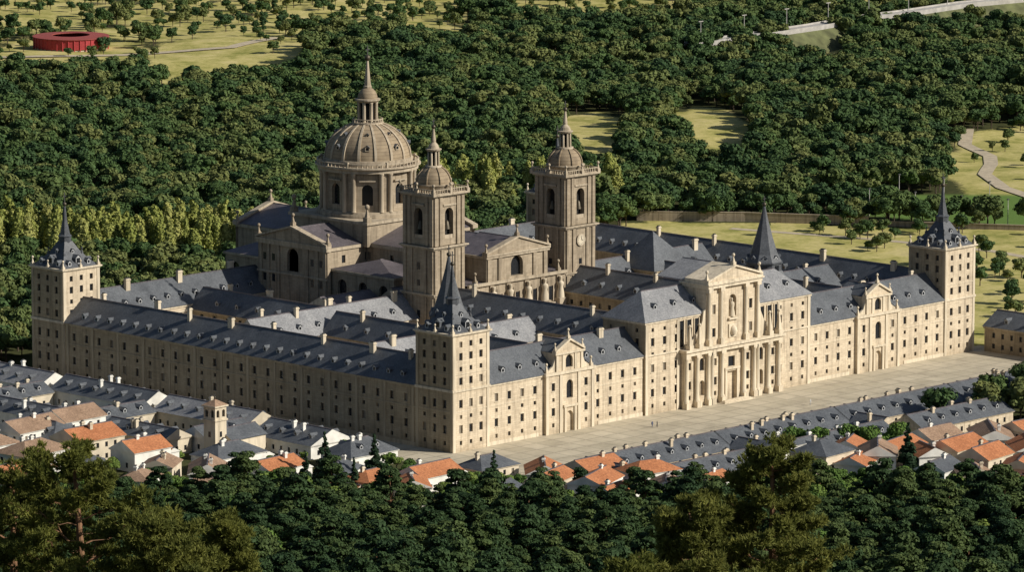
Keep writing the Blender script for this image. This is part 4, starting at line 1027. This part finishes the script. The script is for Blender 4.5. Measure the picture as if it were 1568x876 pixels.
# bullring
bx,by=V(2138,-186); z=H(bx,by)
mb=MB()
mb.lathe(bx,by,[(15.4,z-2),(15.4,z+1.0)],40,TRIM,False,cap=False)
mb.lathe(bx,by,[(15.7,z+1.0),(15.7,z+5.2)],40,REDP,False,cap=False); mb.lathe(bx,by,[(16.2,z+5.2),(16.2,z+5.5),(8,z+5.9),(8,z+5.5),(15.6,z+5.1)],40,REDR,False,cap=False)
mb.lathe(bx,by,[(15.5,z+4.6),(9,z+2.0),(8.9,z+.5)],40,REDR,False,cap=False); mb.lathe(bx,by,[(8.9,z+.5),(.1,z+.5)],40,DIRT,False)
for i in range(40):
    a=i*2*math.pi/40; x,y=bx+15.8*math.cos(a),by+15.8*math.sin(a); mb.box(x-.15,x+.15,y-.15,y+.15,z,z+5.1,REDP)
mb.obj('bullring')
for i in range(9):
    mb=MB(); t=i/8; x,y=383+(400-383)*t+(i%2)*30,186+(122-186)*t+(i%2)*22
    z=H(x,y); mb.lathe(x,y,[(.14,z),(.09,z+9)],6,CONC); mb.box(x-.5,x+.5,y-.2,y+.2,z+8.8,z+9.2,IRON); mb.obj('floodlight_pole')
for i in range(9):
    D,S=2092+i*24,78+i*19; x,y=V(D,S); z=G+6
    mb=MB(); mb.lathe(x,y,[(.2,z-8),(.12,z+11)],6,CONC); mb.box(x-1.4,x+1.4,y-.15,y+.15,z+10.8,z+11.1,CONC); mb.obj('street_lamp')
# ================================================================== PEOPLE
def person(x,y,rz,shirt,leg):
    me=bpy.data.meshes.new('person')
    vs=[(0,0,.95),(0,0,1.2),(0,0,1.45),(0,0,1.55),(0,.02,1.68),(.1,0,.9),(.11,.12,.48),(.11,.05,.06),(.11,.2,.03),(-.1,0,.9),(-.11,-.1,.48),(-.11,-.28,.08),(-.11,-.16,.03),(.2,0,1.42),(.25,-.05,1.15),(.24,.08,.9),(-.2,0,1.42),(-.25,.05,1.15),(-.24,.15,.9)]
    es=[(0,1),(1,2),(2,3),(3,4),(0,5),(5,6),(6,7),(7,8),(0,9),(9,10),(10,11),(11,12),(2,13),(13,14),(14,15),(2,16),(16,17),(17,18)]
    me.from_pydata(vs,es,[]); o=bpy.data.objects.new('person',me); scene.collection.objects.link(o)
    o.location=(x,y,G+.02); o.rotation_euler[2]=rz
    md=o.modifiers.new('skin','SKIN')
    rad=[.15,.14,.15,.06,.11,.1,.07,.05,.04,.1,.07,.05,.04,.07,.05,.035,.07,.05,.035]
    for i,r in enumerate(rad):
        me.skin_vertices[0].data[i].radius=(r,r)
    me.skin_vertices[0].data[0].use_root=True
    o.modifiers.new('sub','SUBSURF').levels=1
    me.materials.append(shirt)
    return o
CL=[plain('blue_cloth',(.08,.1,.18)),plain('dark_cloth',(.04,.04,.05)),plain('white_cloth',(.5,.5,.5)),plain('red_cloth',(.3,.06,.05))]
for i,(x,y) in enumerate([(60,-13),(61.2,-13.6),(112,-22)]): person(x,y,U(0,6),CL[i%4],CL[1])
# ================================================================== LIGHT / WORLD / CAMERA
sdir=Vector((.40,-.78,.54)).normalized()
sun=bpy.data.lights.new('sun','SUN'); sun.energy=5.0; sun.angle=math.radians(.5); sun.color=(1,.94,.83)
so=bpy.data.objects.new('sun',sun); scene.collection.objects.link(so); so.rotation_euler=sdir.to_track_quat('Z','Y').to_euler(); so.location=(100,-300,400)
w=bpy.data.worlds.new('World'); scene.world=w; w.use_nodes=True; nt=w.node_tree
bg=nt.nodes['Background']; sk=nt.nodes.new('ShaderNodeTexSky'); sk.sky_type='NISHITA'; sk.sun_disc=False
sk.sun_elevation=math.asin(sdir.z); sk.sun_rotation=math.atan2(sdir.x,sdir.y)
nt.links.new(sk.outputs[0],bg.inputs[0]); bg.inputs[1].default_value=.062
cd=bpy.data.cameras.new('camera'); co=bpy.data.objects.new('camera',cd); scene.collection.objects.link(co); scene.camera=co
co.location=CAM; cd.sensor_width=36; cd.lens=7800.706/1568*36; cd.clip_start=1; cd.clip_end=30000
fwd=Vector((math.cos(.76911)*math.cos(.16227),math.sin(.76911)*math.cos(.16227),-math.sin(.16227)))
co.rotation_euler=fwd.to_track_quat('-Z','Y').to_euler()
scene.view_settings.view_transform='Standard'; scene.view_settings.look='None'; scene.view_settings.exposure=0
